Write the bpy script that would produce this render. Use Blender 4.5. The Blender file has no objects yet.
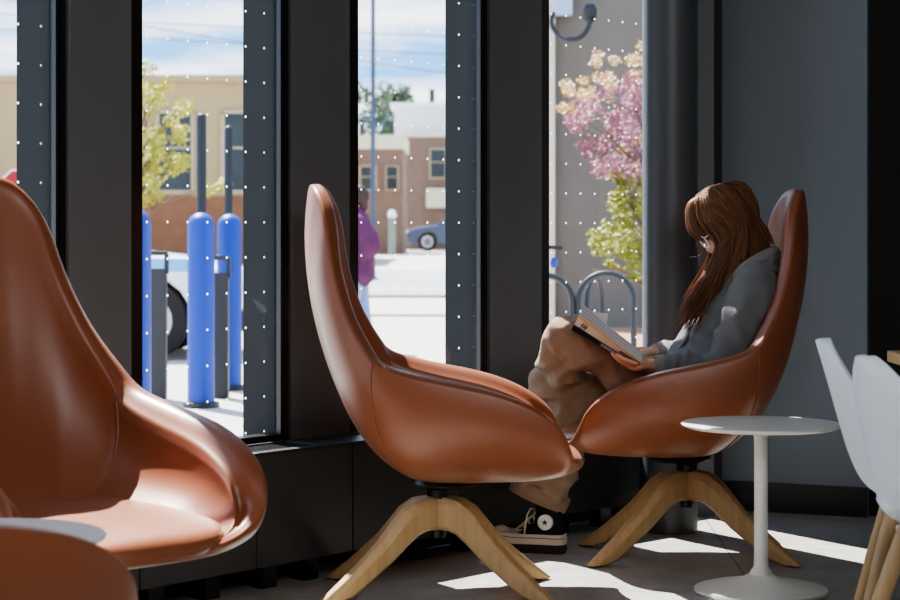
import bpy, bmesh, math, random
from mathutils import Vector, Matrix, Euler, noise
from math import sin, cos, pi, radians as R
random.seed(7)
scene = bpy.context.scene
COL = scene.collection
F = 2000.0; H = 1.1; HY = 227.0          # focal length in pixels, eye height, horizon row

def at(px, py, Y):                        # a point of the place seen at pixel (px,py) at depth Y
    return Vector(((px-450)/F*Y, Y, H-(py-HY)/F*Y))

# ------------------------------------------------------------------ materials
def new_mat(name):
    m = bpy.data.materials.new(name); m.use_nodes = True
    nt = m.node_tree
    return m, nt, nt.nodes['Principled BSDF'], nt.nodes['Material Output']

def s2l(c):
    return tuple((v/255/12.92 if v/255 <= .04045 else ((v/255+.055)/1.055)**2.4) for v in c)+(1,)

def mat(name, rgb, rough=.5, metal=0, spec=.5, bump=None, var=None, coat=0, sheen=0, emit=None, sss=0, coords='Object'):
    """rgb in 0-255. var=(scale, rgb2, contrast) mottles the colour, bump=(scale, strength) roughens"""
    m, nt, b, out = new_mat(name)
    b.inputs['Base Color'].default_value = s2l(rgb)
    b.inputs['Roughness'].default_value = rough
    b.inputs['Metallic'].default_value = metal
    b.inputs['Specular IOR Level'].default_value = spec
    if coat: b.inputs['Coat Weight'].default_value = coat; b.inputs['Coat Roughness'].default_value = .32
    if sheen: b.inputs['Sheen Weight'].default_value = sheen; b.inputs['Sheen Roughness'].default_value = .5
    if sss: b.inputs['Subsurface Weight'].default_value = sss; b.inputs['Subsurface Radius'].default_value = (.01,.004,.002)
    if emit: b.inputs['Emission Color'].default_value = s2l(rgb); b.inputs['Emission Strength'].default_value = emit
    tc = nt.nodes.new('ShaderNodeTexCoord')
    if var:
        n = nt.nodes.new('ShaderNodeTexNoise'); n.inputs['Scale'].default_value = var[0]; n.inputs['Detail'].default_value = 5
        if len(var) > 3:
            mp = nt.nodes.new('ShaderNodeMapping'); mp.inputs['Scale'].default_value = var[3]
            nt.links.new(tc.outputs[coords], mp.inputs[0]); nt.links.new(mp.outputs[0], n.inputs['Vector'])
        else: nt.links.new(tc.outputs[coords], n.inputs['Vector'])
        rp = nt.nodes.new('ShaderNodeValToRGB')
        c = var[2]
        rp.color_ramp.elements[0].position = .5-c; rp.color_ramp.elements[0].color = s2l(rgb)
        rp.color_ramp.elements[1].position = .5+c; rp.color_ramp.elements[1].color = s2l(var[1])
        nt.links.new(n.outputs['Fac'], rp.inputs[0]); nt.links.new(rp.outputs[0], b.inputs['Base Color'])
    if bump:
        n2 = nt.nodes.new('ShaderNodeTexNoise'); n2.inputs['Scale'].default_value = bump[0]; n2.inputs['Detail'].default_value = 4
        nt.links.new(tc.outputs[coords], n2.inputs['Vector'])
        bp = nt.nodes.new('ShaderNodeBump'); bp.inputs['Strength'].default_value = bump[1]; bp.inputs['Distance'].default_value = .01
        nt.links.new(n2.outputs['Fac'], bp.inputs['Height']); nt.links.new(bp.outputs[0], b.inputs['Normal'])
    return m

M = {}
M['leather'] = mat('leather', (150,86,54), .42, spec=.5, bump=(260,.08), var=(3,(140,78,48),.25), coat=.35, sheen=.04)
M['leather_in'] = mat('leather_lining', (150,86,54), .42, spec=.5, bump=(260,.08), var=(3,(140,78,48),.25), coat=.45, sheen=.06)
M['wood'] = mat('oak', (204,172,126), .45, var=(9,(184,146,100),.3,(6,6,.6)), bump=(60,.05))
M['black'] = mat('black_plastic', (16,16,17), .35)
M['white'] = mat('white_lacquer', (228,226,218), .35)
M['white_shell'] = mat('white_plastic', (236,239,242), .38)
M['panel'] = mat('charcoal_panel', (102,104,106), .55, spec=.35, var=(1.5,(96,98,100),.3))
M['fin'] = mat('slate_mullion', (36,39,42), .7, spec=.2, var=(5,(32,35,38),.3,(1,1,.2)))
M['gasket'] = mat('black_gasket', (24,25,26), .3)
M['strip'] = mat('dark_bronze_strip', (30,24,20), .28)
M['radiator'] = mat('radiator_black', (50,50,51), .42, spec=.4)
M['grille'] = mat('grille_bar', (60,62,64), .35, metal=.5)
M['rwall'] = mat('slate_grey_wall', (136,143,152), .6, spec=.3, var=(.8,(127,134,142),.3))
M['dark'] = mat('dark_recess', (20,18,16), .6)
M['ceil'] = mat('ceiling_paint', (120,120,118), .8)
M['backwall'] = mat('back_wall_paint', (120,118,114), .8)
M['column'] = mat('grey_column_paint', (84,87,91), .4, spec=.5)

# floor: polished concrete flags with fine joints
def floor_mat():
    m, nt, b, out = new_mat('polished_concrete')
    tc = nt.nodes.new('ShaderNodeTexCoord')
    n = nt.nodes.new('ShaderNodeTexNoise'); n.inputs['Scale'].default_value = 7; n.inputs['Detail'].default_value = 8; n.inputs['Roughness'].default_value = .65
    n2 = nt.nodes.new('ShaderNodeTexNoise'); n2.inputs['Scale'].default_value = 140; n2.inputs['Detail'].default_value = 2
    nt.links.new(tc.outputs['Object'], n.inputs['Vector']); nt.links.new(tc.outputs['Object'], n2.inputs['Vector'])
    mx = nt.nodes.new('ShaderNodeMath'); mx.operation = 'MULTIPLY_ADD'; mx.inputs[1].default_value = .35
    nt.links.new(n2.outputs['Fac'], mx.inputs[0]); nt.links.new(n.outputs['Fac'], mx.inputs[2])
    rp = nt.nodes.new('ShaderNodeValToRGB')
    rp.color_ramp.elements[0].position = .45; rp.color_ramp.elements[0].color = s2l((150,148,143))
    rp.color_ramp.elements[1].position = .9; rp.color_ramp.elements[1].color = s2l((184,182,176))
    nt.links.new(mx.outputs[0], rp.inputs[0])
    br = nt.nodes.new('ShaderNodeTexBrick'); br.offset = 0; br.inputs['Scale'].default_value = 1
    br.inputs['Brick Width'].default_value = 1.2; br.inputs['Row Height'].default_value = 1.2
    br.inputs['Mortar Size'].default_value = .004; br.inputs['Mortar Smooth'].default_value = .2
    br.inputs['Color1'].default_value = (1,1,1,1); br.inputs['Color2'].default_value = (.93,.93,.93,1); br.inputs['Mortar'].default_value = (.42,.42,.42,1)
    mp = nt.nodes.new('ShaderNodeMapping'); mp.inputs['Location'].default_value = (-.765+1.2, -6.95+6, 0); mp.inputs['Rotation'].default_value = (0,0,R(1.5))
    nt.links.new(tc.outputs['Object'], mp.inputs[0]); nt.links.new(mp.outputs[0], br.inputs['Vector'])
    ml = nt.nodes.new('ShaderNodeMix'); ml.data_type = 'RGBA'; ml.blend_type = 'MULTIPLY'; ml.inputs[0].default_value = 1
    nt.links.new(rp.outputs[0], ml.inputs[6]); nt.links.new(br.outputs['Color'], ml.inputs[7])
    nt.links.new(ml.outputs[2], b.inputs['Base Color'])
    b.inputs['Roughness'].default_value = .42; b.inputs['Specular IOR Level'].default_value = .35
    return m
M['floor'] = floor_mat()

# glass with a grid of white frit dots (object space: x along the pane, z up)
def glass_mat(sx=.082, sz=.11, rad=.0036):
    m, nt, b, out = new_mat('fritted_glass'); nt.nodes.remove(b)
    tc = nt.nodes.new('ShaderNodeTexCoord'); sep = nt.nodes.new('ShaderNodeSeparateXYZ')
    nt.links.new(tc.outputs['Object'], sep.inputs[0])
    def math(op, a, c=None):
        n = nt.nodes.new('ShaderNodeMath'); n.operation = op
        for i, v in enumerate((a, c)):
            if v is None: continue
            if isinstance(v, (int, float)): n.inputs[i].default_value = v
            else: nt.links.new(v, n.inputs[i])
        return n.outputs[0]
    def cell(o, s):
        f = math('FRACT', math('ADD', math('DIVIDE', o, s), 100.0))
        return math('MULTIPLY', math('SUBTRACT', f, .5), s)
    dx = cell(sep.outputs[0], sx); dz = cell(sep.outputs[2], sz)
    d2 = math('ADD', math('MULTIPLY', dx, dx), math('MULTIPLY', dz, dz))
    dot = math('LESS_THAN', d2, rad*rad)
    tr = nt.nodes.new('ShaderNodeBsdfTransparent'); tr.inputs[0].default_value = (.93,.95,.95,1)
    gl = nt.nodes.new('ShaderNodeBsdfGlossy'); gl.inputs['Roughness'].default_value = .0; gl.inputs[0].default_value = (1,1,1,1)
    lw = nt.nodes.new('ShaderNodeFresnel'); lw.inputs[0].default_value = 1.3
    mx = nt.nodes.new('ShaderNodeMixShader'); nt.links.new(lw.outputs[0], mx.inputs[0]); nt.links.new(tr.outputs[0], mx.inputs[1]); nt.links.new(gl.outputs[0], mx.inputs[2])
    df = nt.nodes.new('ShaderNodeBsdfDiffuse'); df.inputs[0].default_value = (.9,.92,.92,1)
    tl = nt.nodes.new('ShaderNodeBsdfTranslucent'); tl.inputs[0].default_value = (.95,.95,.95,1)
    ad = nt.nodes.new('ShaderNodeMixShader'); ad.inputs[0].default_value = .6; nt.links.new(df.outputs[0], ad.inputs[1]); nt.links.new(tl.outputs[0], ad.inputs[2])
    fin = nt.nodes.new('ShaderNodeMixShader'); nt.links.new(dot, fin.inputs[0]); nt.links.new(mx.outputs[0], fin.inputs[1]); nt.links.new(ad.outputs[0], fin.inputs[2])
    nt.links.new(fin.outputs[0], out.inputs['Surface'])
    return m
M['glass'] = glass_mat()

# ------------------------------------------------------------------ mesh helpers
class MB:
    def __init__(s): s.v = []; s.f = []
    def add(s, vs, fs):
        o = len(s.v); s.v += [Vector(v) for v in vs]; s.f += [tuple(i+o for i in f) for f in fs]
        return s
    def box(s, c, size, rot=None):
        c = Vector(c); hx, hy, hz = (k/2 for k in size)
        vs = [Vector((x*hx, y*hy, z*hz)) for x in (-1,1) for y in (-1,1) for z in (-1,1)]
        if rot is not None:
            m = rot if isinstance(rot, Matrix) else Euler(rot).to_matrix()
            vs = [m @ v for v in vs]
        return s.add([v+c for v in vs], [(0,1,3,2),(4,6,7,5),(0,4,5,1),(2,3,7,6),(0,2,6,4),(1,5,7,3)])
    def prism(s, poly, z0, z1):             # plan polygon, counter-clockwise
        n = len(poly)
        vs = [(x,y,z0) for x,y in poly]+[(x,y,z1) for x,y in poly]
        return s.add(vs, [tuple(range(n-1,-1,-1)), tuple(range(n,2*n))]+[(i,(i+1)%n,n+(i+1)%n,n+i) for i in range(n)])
    def rings(s, rs, caps=(True,True), closed=True):
        n = len(rs[0]); vs = [p for r in rs for p in r]; fs = []
        for k in range(len(rs)-1):
            for i in range(n if closed else n-1):
                j = (i+1)%n
                fs.append((k*n+i, k*n+j, (k+1)*n+j, (k+1)*n+i))
        if caps[0]: fs.append(tuple(range(n-1,-1,-1)))
        if caps[1]: fs.append(tuple((len(rs)-1)*n+i for i in range(n)))
        return s.add(vs, fs)
    def tube(s, pts, rad, n=10, caps=(True,True), up=None, sq=None):
        """sweep; rad is a number, a list, or a list of (a,b); sq>1 squares the section"""
        pts = [Vector(p) for p in pts]; N = len(pts); rs = []
        prev = None
        for k, p in enumerate(pts):
            t = (pts[min(k+1,N-1)]-pts[max(k-1,0)])
            if t.length < 1e-9: t = Vector((0,0,1))
            t.normalize()
            u0 = Vector(up) if up is not None else (prev if prev is not None else (Vector((0,0,1)) if abs(t.z) < .9 else Vector((1,0,0))))
            a = u0 - t*u0.dot(t)
            if a.length < 1e-6: a = t.orthogonal()
            a.normalize(); b = t.cross(a); prev = a
            r = rad[k] if isinstance(rad, (list,tuple)) else rad
            ra, rb = r if isinstance(r, (list,tuple)) else (r, r)
            ring = []
            for i in range(n):
                th = 2*pi*i/n+ (pi/4 if n == 4 else 0)
                c, q = cos(th), sin(th)
                if sq:
                    c = math.copysign(abs(c)**(1/sq), c); q = math.copysign(abs(q)**(1/sq), q)
                ring.append(p + a*(c*ra) + b*(q*rb))
            rs.append(ring)
        return s.rings(rs, caps)
    def lathe(s, prof, n=32, c=(0,0,0)):
        c = Vector(c)
        rs = [[c+Vector((r*cos(2*pi*i/n), r*sin(2*pi*i/n), z)) for i in range(n)] for r, z in prof]
        return s.rings(rs)
    def ball(s, c, r, n=12, m=8):
        if not isinstance(r, (list,tuple)): r = (r,r,r)
        c = Vector(c); rs = []
        for k in range(1, m):
            ph = -pi/2+pi*k/m
            rs.append([c+Vector((r[0]*cos(ph)*cos(2*pi*i/n), r[1]*cos(ph)*sin(2*pi*i/n), r[2]*sin(ph))) for i in range(n)])
        return s.rings(rs)
    def build(s, name, m, parent=None, smooth=False, bevel=0, seg=2, subsurf=0, base=None, angle=None):
        me = bpy.data.meshes.new(name)
        b = Vector(base) if base is not None else Vector((0,0,0))
        me.from_pydata([tuple(v-b) for v in s.v], [], s.f); me.update()
        bm = bmesh.new(); bm.from_mesh(me); bmesh.ops.recalc_face_normals(bm, faces=bm.faces); bm.to_mesh(me); bm.free()
        me.materials.append(m)
        if smooth:
            for p in me.polygons: p.use_smooth = True
            if angle: me.set_sharp_from_angle(angle=R(angle))
        o = bpy.data.objects.new(name, me); COL.objects.link(o)
        if parent is not None: o.parent = parent
        if base is not None: o.location = b
        if bevel:
            md = o.modifiers.new('bevel', 'BEVEL'); md.width = bevel; md.segments = seg; md.limit_method = 'ANGLE'; md.angle_limit = R(40)
        if subsurf:
            md = o.modifiers.new('sub', 'SUBSURF'); md.levels = subsurf; md.render_levels = subsurf
        return o

def tag(o, label=None, cat=None, group=None, kind=None):
    if label: o['label'] = label
    if cat: o['category'] = cat
    if group: o['group'] = group
    if kind: o['kind'] = kind
    return o
def thing(name, label, cat, loc=(0,0,0), rotz=0, group=None):
    o = bpy.data.objects.new(name, None); COL.objects.link(o); o.empty_display_size = .1
    o.location = loc; o.rotation_euler = (0,0,rotz)
    return tag(o, label, cat, group)
def struct(o, label=None):
    o['kind'] = 'structure'
    if label: o['label'] = label
    return o
def copy_tree(o, parent=None):
    c = o.copy(); COL.objects.link(c)
    if parent is not None: c.parent = parent
    for ch in [x for x in scene.objects if x.parent == o]: copy_tree(ch, c)
    return c
def bez(p0, p1, p2, p3, t):
    u = 1-t
    return p0*(u*u*u)+p1*(3*u*u*t)+p2*(3*u*t*t)+p3*(t*t*t)
def spline(pts, n):                        # Catmull-Rom through vectors of any size (tuples)
    out = []; N = len(pts)
    for k in range(n):
        x = k/(n-1)*(N-1); i = min(int(x), N-2); t = x-i
        p0, p1, p2, p3 = (pts[max(i-1,0)], pts[i], pts[i+1], pts[min(i+2,N-1)])
        out.append(tuple(.5*((2*b)+(-a+c)*t+(2*a-5*b+4*c-d)*t*t+(-a+3*b-3*c+d)*t**3) for a,b,c,d in zip(p0,p1,p2,p3)))
    return out
def sstep(a, b, x):
    t = max(0, min(1, (x-a)/(b-a))); return t*t*(3-2*t)

# ------------------------------------------------------------------ camera, colour, light
cam = bpy.data.cameras.new('camera'); cam.sensor_width = 36; cam.lens = F/900*36
cam.shift_y = -(300-HY)/900
cam.dof.use_dof = True; cam.dof.focus_distance = 6.35; cam.dof.aperture_fstop = 5.6
cam.clip_end = 2000
co = bpy.data.objects.new('camera', cam); COL.objects.link(co); co.location = (0,0,H); co.rotation_euler = (R(90),0,0)
scene.camera = co
scene.view_settings.view_transform = 'AgX'
scene.view_settings.look = 'AgX - Medium High Contrast'
scene.view_settings.exposure = 0.0
scene.cycles.use_denoising = True
scene.cycles.max_bounces = 10; scene.cycles.transparent_max_bounces = 16
scene.cycles.sample_clamp_indirect = 6

EL = R(56)
sd = Vector((.530*cos(EL), -.848*cos(EL), -sin(EL)))
sl = bpy.data.lights.new('sun', 'SUN'); sl.energy = 21; sl.angle = R(.6); sl.color = (1,.955,.89)
so = bpy.data.objects.new('sun', sl); COL.objects.link(so); so.rotation_euler = sd.to_track_quat('-Z','Y').to_euler(); so.location = (-3,12,9)

w = bpy.data.worlds.new('sky'); scene.world = w; w.use_nodes = True
nt = w.node_tree; bg = nt.nodes['Background']
tc = nt.nodes.new('ShaderNodeTexCoord')
sep = nt.nodes.new('ShaderNodeSeparateXYZ'); nt.links.new(tc.outputs['Generated'], sep.inputs[0])
rp = nt.nodes.new('ShaderNodeValToRGB'); nt.links.new(sep.outputs[2], rp.inputs[0])
e = rp.color_ramp.elements
e[0].position = 0; e[0].color = s2l((176,208,236)); e[1].position = .6; e[1].color = s2l((74,128,196))
x = e.new(.06); x.color = s2l((112,170,226))
mp = nt.nodes.new('ShaderNodeMapping'); mp.inputs['Scale'].default_value = (5,5,26); nt.links.new(tc.outputs['Generated'], mp.inputs[0])
nz = nt.nodes.new('ShaderNodeTexNoise'); nz.inputs['Scale'].default_value = 1.6; nz.inputs['Detail'].default_value = 6; nz.inputs['Roughness'].default_value = .55
nt.links.new(mp.outputs[0], nz.inputs['Vector'])
cr = nt.nodes.new('ShaderNodeValToRGB'); nt.links.new(nz.outputs['Fac'], cr.inputs[0])
cr.color_ramp.elements[0].position = .42; cr.color_ramp.elements[1].position = .62
mx = nt.nodes.new('ShaderNodeMix'); mx.data_type = 'RGBA'
nt.links.new(cr.outputs[0], mx.inputs[0]); nt.links.new(rp.outputs[0], mx.inputs[6]); mx.inputs[7].default_value = (.92,.95,1,1)
nt.links.new(mx.outputs[2], bg.inputs['Color']); bg.inputs['Strength'].default_value = 3.2
# ------------------------------------------------------------------ room shell
def line_hit(px, P, d):
    k = (px-450)/F
    s = (k*P[1]-P[0])/(d[0]-k*d[1])
    return Vector((P[0]+d[0]*s, P[1]+d[1]*s))
def dirv(th): return Vector((sin(R(th)), cos(R(th))))
P0 = Vector(((195-450)/F*6.06, 6.06)); d1 = dirv(39.5)
a53 = line_hit(53, P0, d1); a141 = line_hit(141, P0, d1); a278 = line_hit(278, P0, d1)
d2 = dirv(41.5); a357 = line_hit(357, a278, d2); a478 = line_hit(478, a278, d2)
d3 = dirv(44.5); a548 = line_hit(548, a478, d3); a714 = line_hit(704, a478, d3)
d0 = dirv(38); aL = a53 - d0*.56; aLL = aL - d0*.4
d4 = dirv(46)
ZT = 2.75; ZS = .40; ZC = 3.0
def nrm(d): return Vector((d[1], -d[0]))          # into the room
M['kick'] = mat('dark_kick_panel', (26,26,27), .5)

floor_poly = [(-3.2,-4.0),(3.6,-4.0),(3.6,8.6),(1.1,8.35),tuple(a714+d3*.05),tuple(a278),tuple(a53),tuple(aLL),(-3.2,3.0)]
struct(MB().prism(floor_poly, -.12, 0).build('floor', M['floor']))
struct(MB().prism(floor_poly, ZC, ZC+.12).build('ceiling', M['ceil']))
struct(MB().box((0.2,-4.06,1.5),(6.8,.12,3.0)).build('wall_back', M['backwall']))
struct(MB().box((-3.26,-.5,1.5),(.12,7,3.0)).build('wall_left', M['backwall']))
struct(MB().box((3.66,2.3,1.5),(.12,12.6,3.0)).build('wall_side', M['backwall']))

def quadwall(name, A, B, t, z0, z1, m, off=0, kind=True):   # slab along A-B, thickness t outward, off pushes it into the room
    d = (B-A).normalized(); n = nrm(d)
    p = [A+n*off, B+n*off, B+n*(off-t), A+n*(off-t)]
    o = MB().prism([tuple(q) for q in p], z0, z1).build(name, m)
    if kind: struct(o)
    return o
# sill wall below and header above the glass
for i, (A, B) in enumerate(((aLL,a53),(a53,a278),(a278,a478),(a478,a714))):
    quadwall('sill_wall' if i == 0 else 'sill_wall.%03d' % i, A, B, .16, 0, ZS, M['kick'])
    quadwall('header_wall' if i == 0 else 'header_wall.%03d' % i, A, B, .16, ZT, ZC, M['panel'])

# mullions: dark face panel, black edge strips, slate body standing out beyond the glass
def mullion(idx, A, B, wl, wr):
    d = (B-A).normalized(); n = nrm(d); L = (B-A).length
    root = MB().prism([tuple(A-n*.003),tuple(B-n*.003),tuple(B-n*.165),tuple(A-n*.165)], ZS, ZT).build('trim_%d' % idx, M['fin'], bevel=.004)
    struct(root)
    c = A+d*wl; e_ = B-d*wr
    MB().prism([tuple(c+n*.02),tuple(e_+n*.02),tuple(e_-n*.01),tuple(c-n*.01)], ZS, ZT).build('face_panel', M['panel'], root, bevel=.003)
    g = MB()
    for f0, f1, o in ((.0,.3,.012),(.3,.42,.004),(.42,.72,.012),(.72,1,.004)):
        p, q = A+d*wl*f0, A+d*wl*f1
        g.prism([tuple(p+n*o),tuple(q+n*o),tuple(q-n*.02),tuple(p-n*.02)], ZS, ZT)
    g.build('gasket_strip', M['gasket'], root)
    MB().prism([tuple(e_+n*.006),tuple(B+n*.006),tuple(B-n*.02),tuple(e_-n*.02)], ZS, ZT).build('edge_strip', M['strip'], root)
    return root
mullion(1, a53, a141, .042, .053)
mullion(2, a278, a357, .042, .053)
mullion(3, a478, a548, .042, .056)
mullion(4, aL-d0*.35, aL, .04, .05)

def window(idx, A, B):
    d = (B-A).normalized(); n = nrm(d); L = (B-A).length; th = math.atan2(d.y, d.x)
    fr = MB()
    for z0, z1 in ((0,.045),(ZT-ZS-.05,ZT-ZS)):
        fr.box((L/2, .0, (z0+z1)/2), (L, .06, z1-z0))
    root = fr.build('window_%d' % idx, M['gasket'], bevel=.003); struct(root)
    root.location = (A.x-n.x*.02, A.y-n.y*.02, ZS); root.rotation_euler = (0,0,th)
    g = MB().box((L/2,0,(ZT-ZS)/2), (L,.001,ZT-ZS-.02))
    # one single pane sheet (no thickness) so that light crosses it once
    g = MB().add([(0,0,.02),(L,0,.02),(L,0,ZT-ZS-.02),(0,0,ZT-ZS-.02)], [(0,1,2,3)])
    p = g.build('pane', M['glass'], root)
    return root
window(1, aL, a53); window(2, a141, a278); window(3, a357, a478); window(4, a548, a714)

# corner post beyond the fourth window, then the slate wall
w0 = Vector((.985, 7.74)); wd = Vector((.325,-.14)).normalized()
wB = Vector(((867-450)/F*7.58, 7.58)); wA = wB - wd*.66
wn = Vector((wd.y, -wd.x))
wn = wn if wn.y < 0 else -wn
def slab2(name, A, B, z0, z1, m, t=.3, off=0):
    d = (B-A).normalized(); n = Vector((d.y,-d.x))
    if n.y > 0: n = -n
    return MB().prism([tuple(A+n*off),tuple(B+n*off),tuple(B-n*(t-off)),tuple(A-n*(t-off))], z0, z1).build(name, m)
struct(slab2('wall_right', wA, wB, 0, ZC, M['rwall']))
bb = slab2('baseboard_right', wA, wB, 0, .112, M['dark'], t=.02, off=.014); struct(bb)
bb.data.materials[0] = mat('black_baseboard', (40,42,45), .4)
# slim upright between column and wall
e0 = a714
struct(slab2('trim_5', Vector(((697-450)/F*7.6,7.6)), Vector(((714-450)/F*7.6,7.6)), 0, ZC, M['panel'], t=.5))
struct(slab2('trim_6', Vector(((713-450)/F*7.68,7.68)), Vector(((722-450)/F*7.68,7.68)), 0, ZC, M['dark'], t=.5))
# dark recess past the end of the slate wall
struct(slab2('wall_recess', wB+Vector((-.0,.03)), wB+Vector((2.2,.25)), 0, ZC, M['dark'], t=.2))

# round column
cl = MB(); cl.lathe([(.1,0),(.1,ZC)], 48, (at(670,535,7.24).x,7.24,0))
c = cl.build('column', M['column'], smooth=True, angle=40); struct(c)

# radiator cabinets standing along the window wall
def front_pt(px, off, A, d):
    return line_hit(px, A+nrm(d)*off, d)
rad_i = [0]
def radiator(A, B, label, depth=.212, gr=(0,1)):
    d = (B-A).normalized(); n = nrm(d); L = (B-A).length; th = math.atan2(d.y, d.x)
    root = thing('radiator_cabinet', label, 'radiator', (A.x,A.y,0), th, 'black radiator cabinets along the window wall')
    # local x along wall, y outward (+y = towards glass)
    b = MB().box((L/2, .006, .2525), (L-.003, .012, .345)).build('front_panel', M['radiator'], root, bevel=.003)
    t = MB()
    g0, g1 = gr[0]*L, gr[1]*L
    t.box((L/2,.02,.4195),(L-.003,.04,.011))
    t.box((L/2,depth-.016,.4195),(L-.003,.03,.011))
    if g0 > .01: t.box((g0/2,depth/2,.4195),(g0,depth-.04,.0105))
    if g1 < L-.01: t.box(((g1+L)/2,depth/2,.4195),(L-g1-.003,depth-.04,.0105))
    t.build('top_cover', M['radiator'], root, bevel=.002)
    if g1 > g0+.02:
        k = MB(); ns = max(6, int((g1-g0)/.026))
        for i in range(ns):
            xx = g0+(i+.5)*(g1-g0)/ns
            k.box((xx,.04+(depth-.07)/2,.418),(.009,depth-.06,.005),(0,0,.3))
        k.build('grille', M['grille'], root)
    MB().box((L/2,depth/2,.16),(L-.002,depth-.002,.02)).build('inner_tray', M['black'], root)
    for s in (.12, L-.12) if L > .4 else (L/2,):
        MB().box((s,.09,.04),(.06,.05,.08)).build('foot', M['black'], root)
    return root
OFF = .215
q = lambda A, d, off=OFF: A+nrm(d)*off
# break points along the cabinet fronts
b1 = [line_hit(px, q(P0,d1), d1) for px in (20,140,257,353)]
b0 = b1[0]-d0*.6
b2s = b1[3]; b2 = [line_hit(px, b2s, d2) for px in (460,553)]
b3 = [b2[1]+d3*.012, line_hit(640, b2[1], d3), line_hit(700,b2[1],d3)-d3*.12]
radiator(b0, b1[0], 'black radiator cabinet at the far left behind the tan chair')
radiator(b1[0], b1[1], 'black radiator cabinet hidden low behind the left tan armchair seat')
radiator(b1[1], b1[2], 'black radiator cabinet under the blue bollard window, beside tan arm')
radiator(b1[2], b1[3], 'black radiator cabinet with slotted top grille between two tan chairs', gr=(0,.72))
radiator(b1[3], b2[0], 'plain topped black radiator cabinet behind the centre chair shell', gr=(.3,.9))
radiator(b2[0], b2[1], 'black radiator cabinet behind the sneaker of the seated reader')
radiator(b3[0], b3[1], 'black radiator cabinet beside the grey round column')

# added fill light behind and above the viewer, not a real fitting
def area(name, loc, size, power, col, target):
    l = bpy.data.lights.new(name, 'AREA'); l.energy = power; l.size = size[0]; l.shape = 'RECTANGLE'; l.size_y = size[1]; l.color = col
    o = bpy.data.objects.new(name, l); COL.objects.link(o); o.location = loc
    o.rotation_euler = (Vector(target)-Vector(loc)).to_track_quat('-Z','Y').to_euler()
area('interior_fill', (1.2,1.5,2.95), (3,2.5), 122, (.93,.97,1), (1.0,4.5,.6))
# ------------------------------------------------------------------ lounge chairs
RIM = [ # rim point, first handle, padding thickness
 (.425,0,.392, .41,0,.362, .02),
 (.421,.13,.393, .40,.13,.360, .02),
 (.404,.230,.407, .392,.222,.358, .03),
 (.388,.308,.45, .385,.315,.37, .055),
 (.352,.347,.525, .352,.367,.40, .075),
 (.265,.369,.586, .265,.400,.43, .088),
 (.14,.380,.630, .14,.420,.45, .092),
 (-.03,.376,.664, -.04,.416,.47, .088),
 (-.155,.360,.697, -.17,.386,.50, .08),
 (-.212,.334,.752, -.25,.344,.53, .07),
 (-.268,.284,.85, -.315,.288,.60, .06),
 (-.305,.236,.97, -.37,.238,.66, .055),
 (-.326,.198,1.09, -.415,.184,.75, .055),
 (-.346,.152,1.168, -.44,.125,.81, .055),
 (-.372,.096,1.212, -.452,.075,.84, .055),
 (-.390,0,1.224, -.455,0,.85, .055)]
full = RIM + [(x,-y,z,a,-b,c,t) for x,y,z,a,b,c,t in RIM[-2:0:-1]]
NU, NV = 96, 30
def rim_samples():
    n = len(full); out = []
    for k in range(NU):
        x = k/NU*n; i = int(x); t = x-i
        p = [full[(i+j-1)%n] for j in range(4)]
        out.append(tuple(.5*((2*b)+(-a+c)*t+(2*a-5*b+4*c-d)*t*t+(-a+3*b-3*c+d)*t**3) for a,b,c,d in zip(*p)))
    return out
POLE = Vector((0,0,.335))
def shell_grid():
    g = []
    for k, s in enumerate(rim_samples()):
        P0_ = Vector(s[:3]); P1_ = Vector(s[3:6])
        back = sstep(.05,-.35,P0_.x); front = sstep(.3,.4,P0_.x)
        kk = .66*(1-back)+.55*back
        P2_ = Vector((P1_.x*kk, P1_.y*kk, .335+.012*front))
        g.append([bez(P0_,P1_,P2_,POLE,(j/(NV-1))**1.15) for j in range(NV)])
    return g, [s[6] for s in rim_samples()]
G, TH = shell_grid()
def gnormal(i, j):
    a = G[(i+1)%NU][j]-G[(i-1)%NU][j]; b = G[i][min(j+1,NV-1)]-G[i][max(j-1,0)]
    n = a.cross(b)
    return n.normalized() if n.length > 1e-9 else Vector((0,0,1))
NRM = [[gnormal(i,j) for j in range(NV)] for i in range(NU)]
# make normals point to the inside of the bucket
ctr = Vector((.1,0,.75))
if NRM[NU//4][NV//3].dot(ctr-G[NU//4][NV//3]) < 0: NRM = [[-n for n in r] for r in NRM]
for i in range(NU): NRM[i][NV-1] = Vector((0,0,1))
def loop_mesh(rows, name, m, root, cap_last=True, sub=1):
    """rows: list of closed rings of equal length"""
    mb = MB(); mb.rings(rows, caps=(False, cap_last))
    return mb.build(name, m, root, smooth=True, subsurf=sub)

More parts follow.
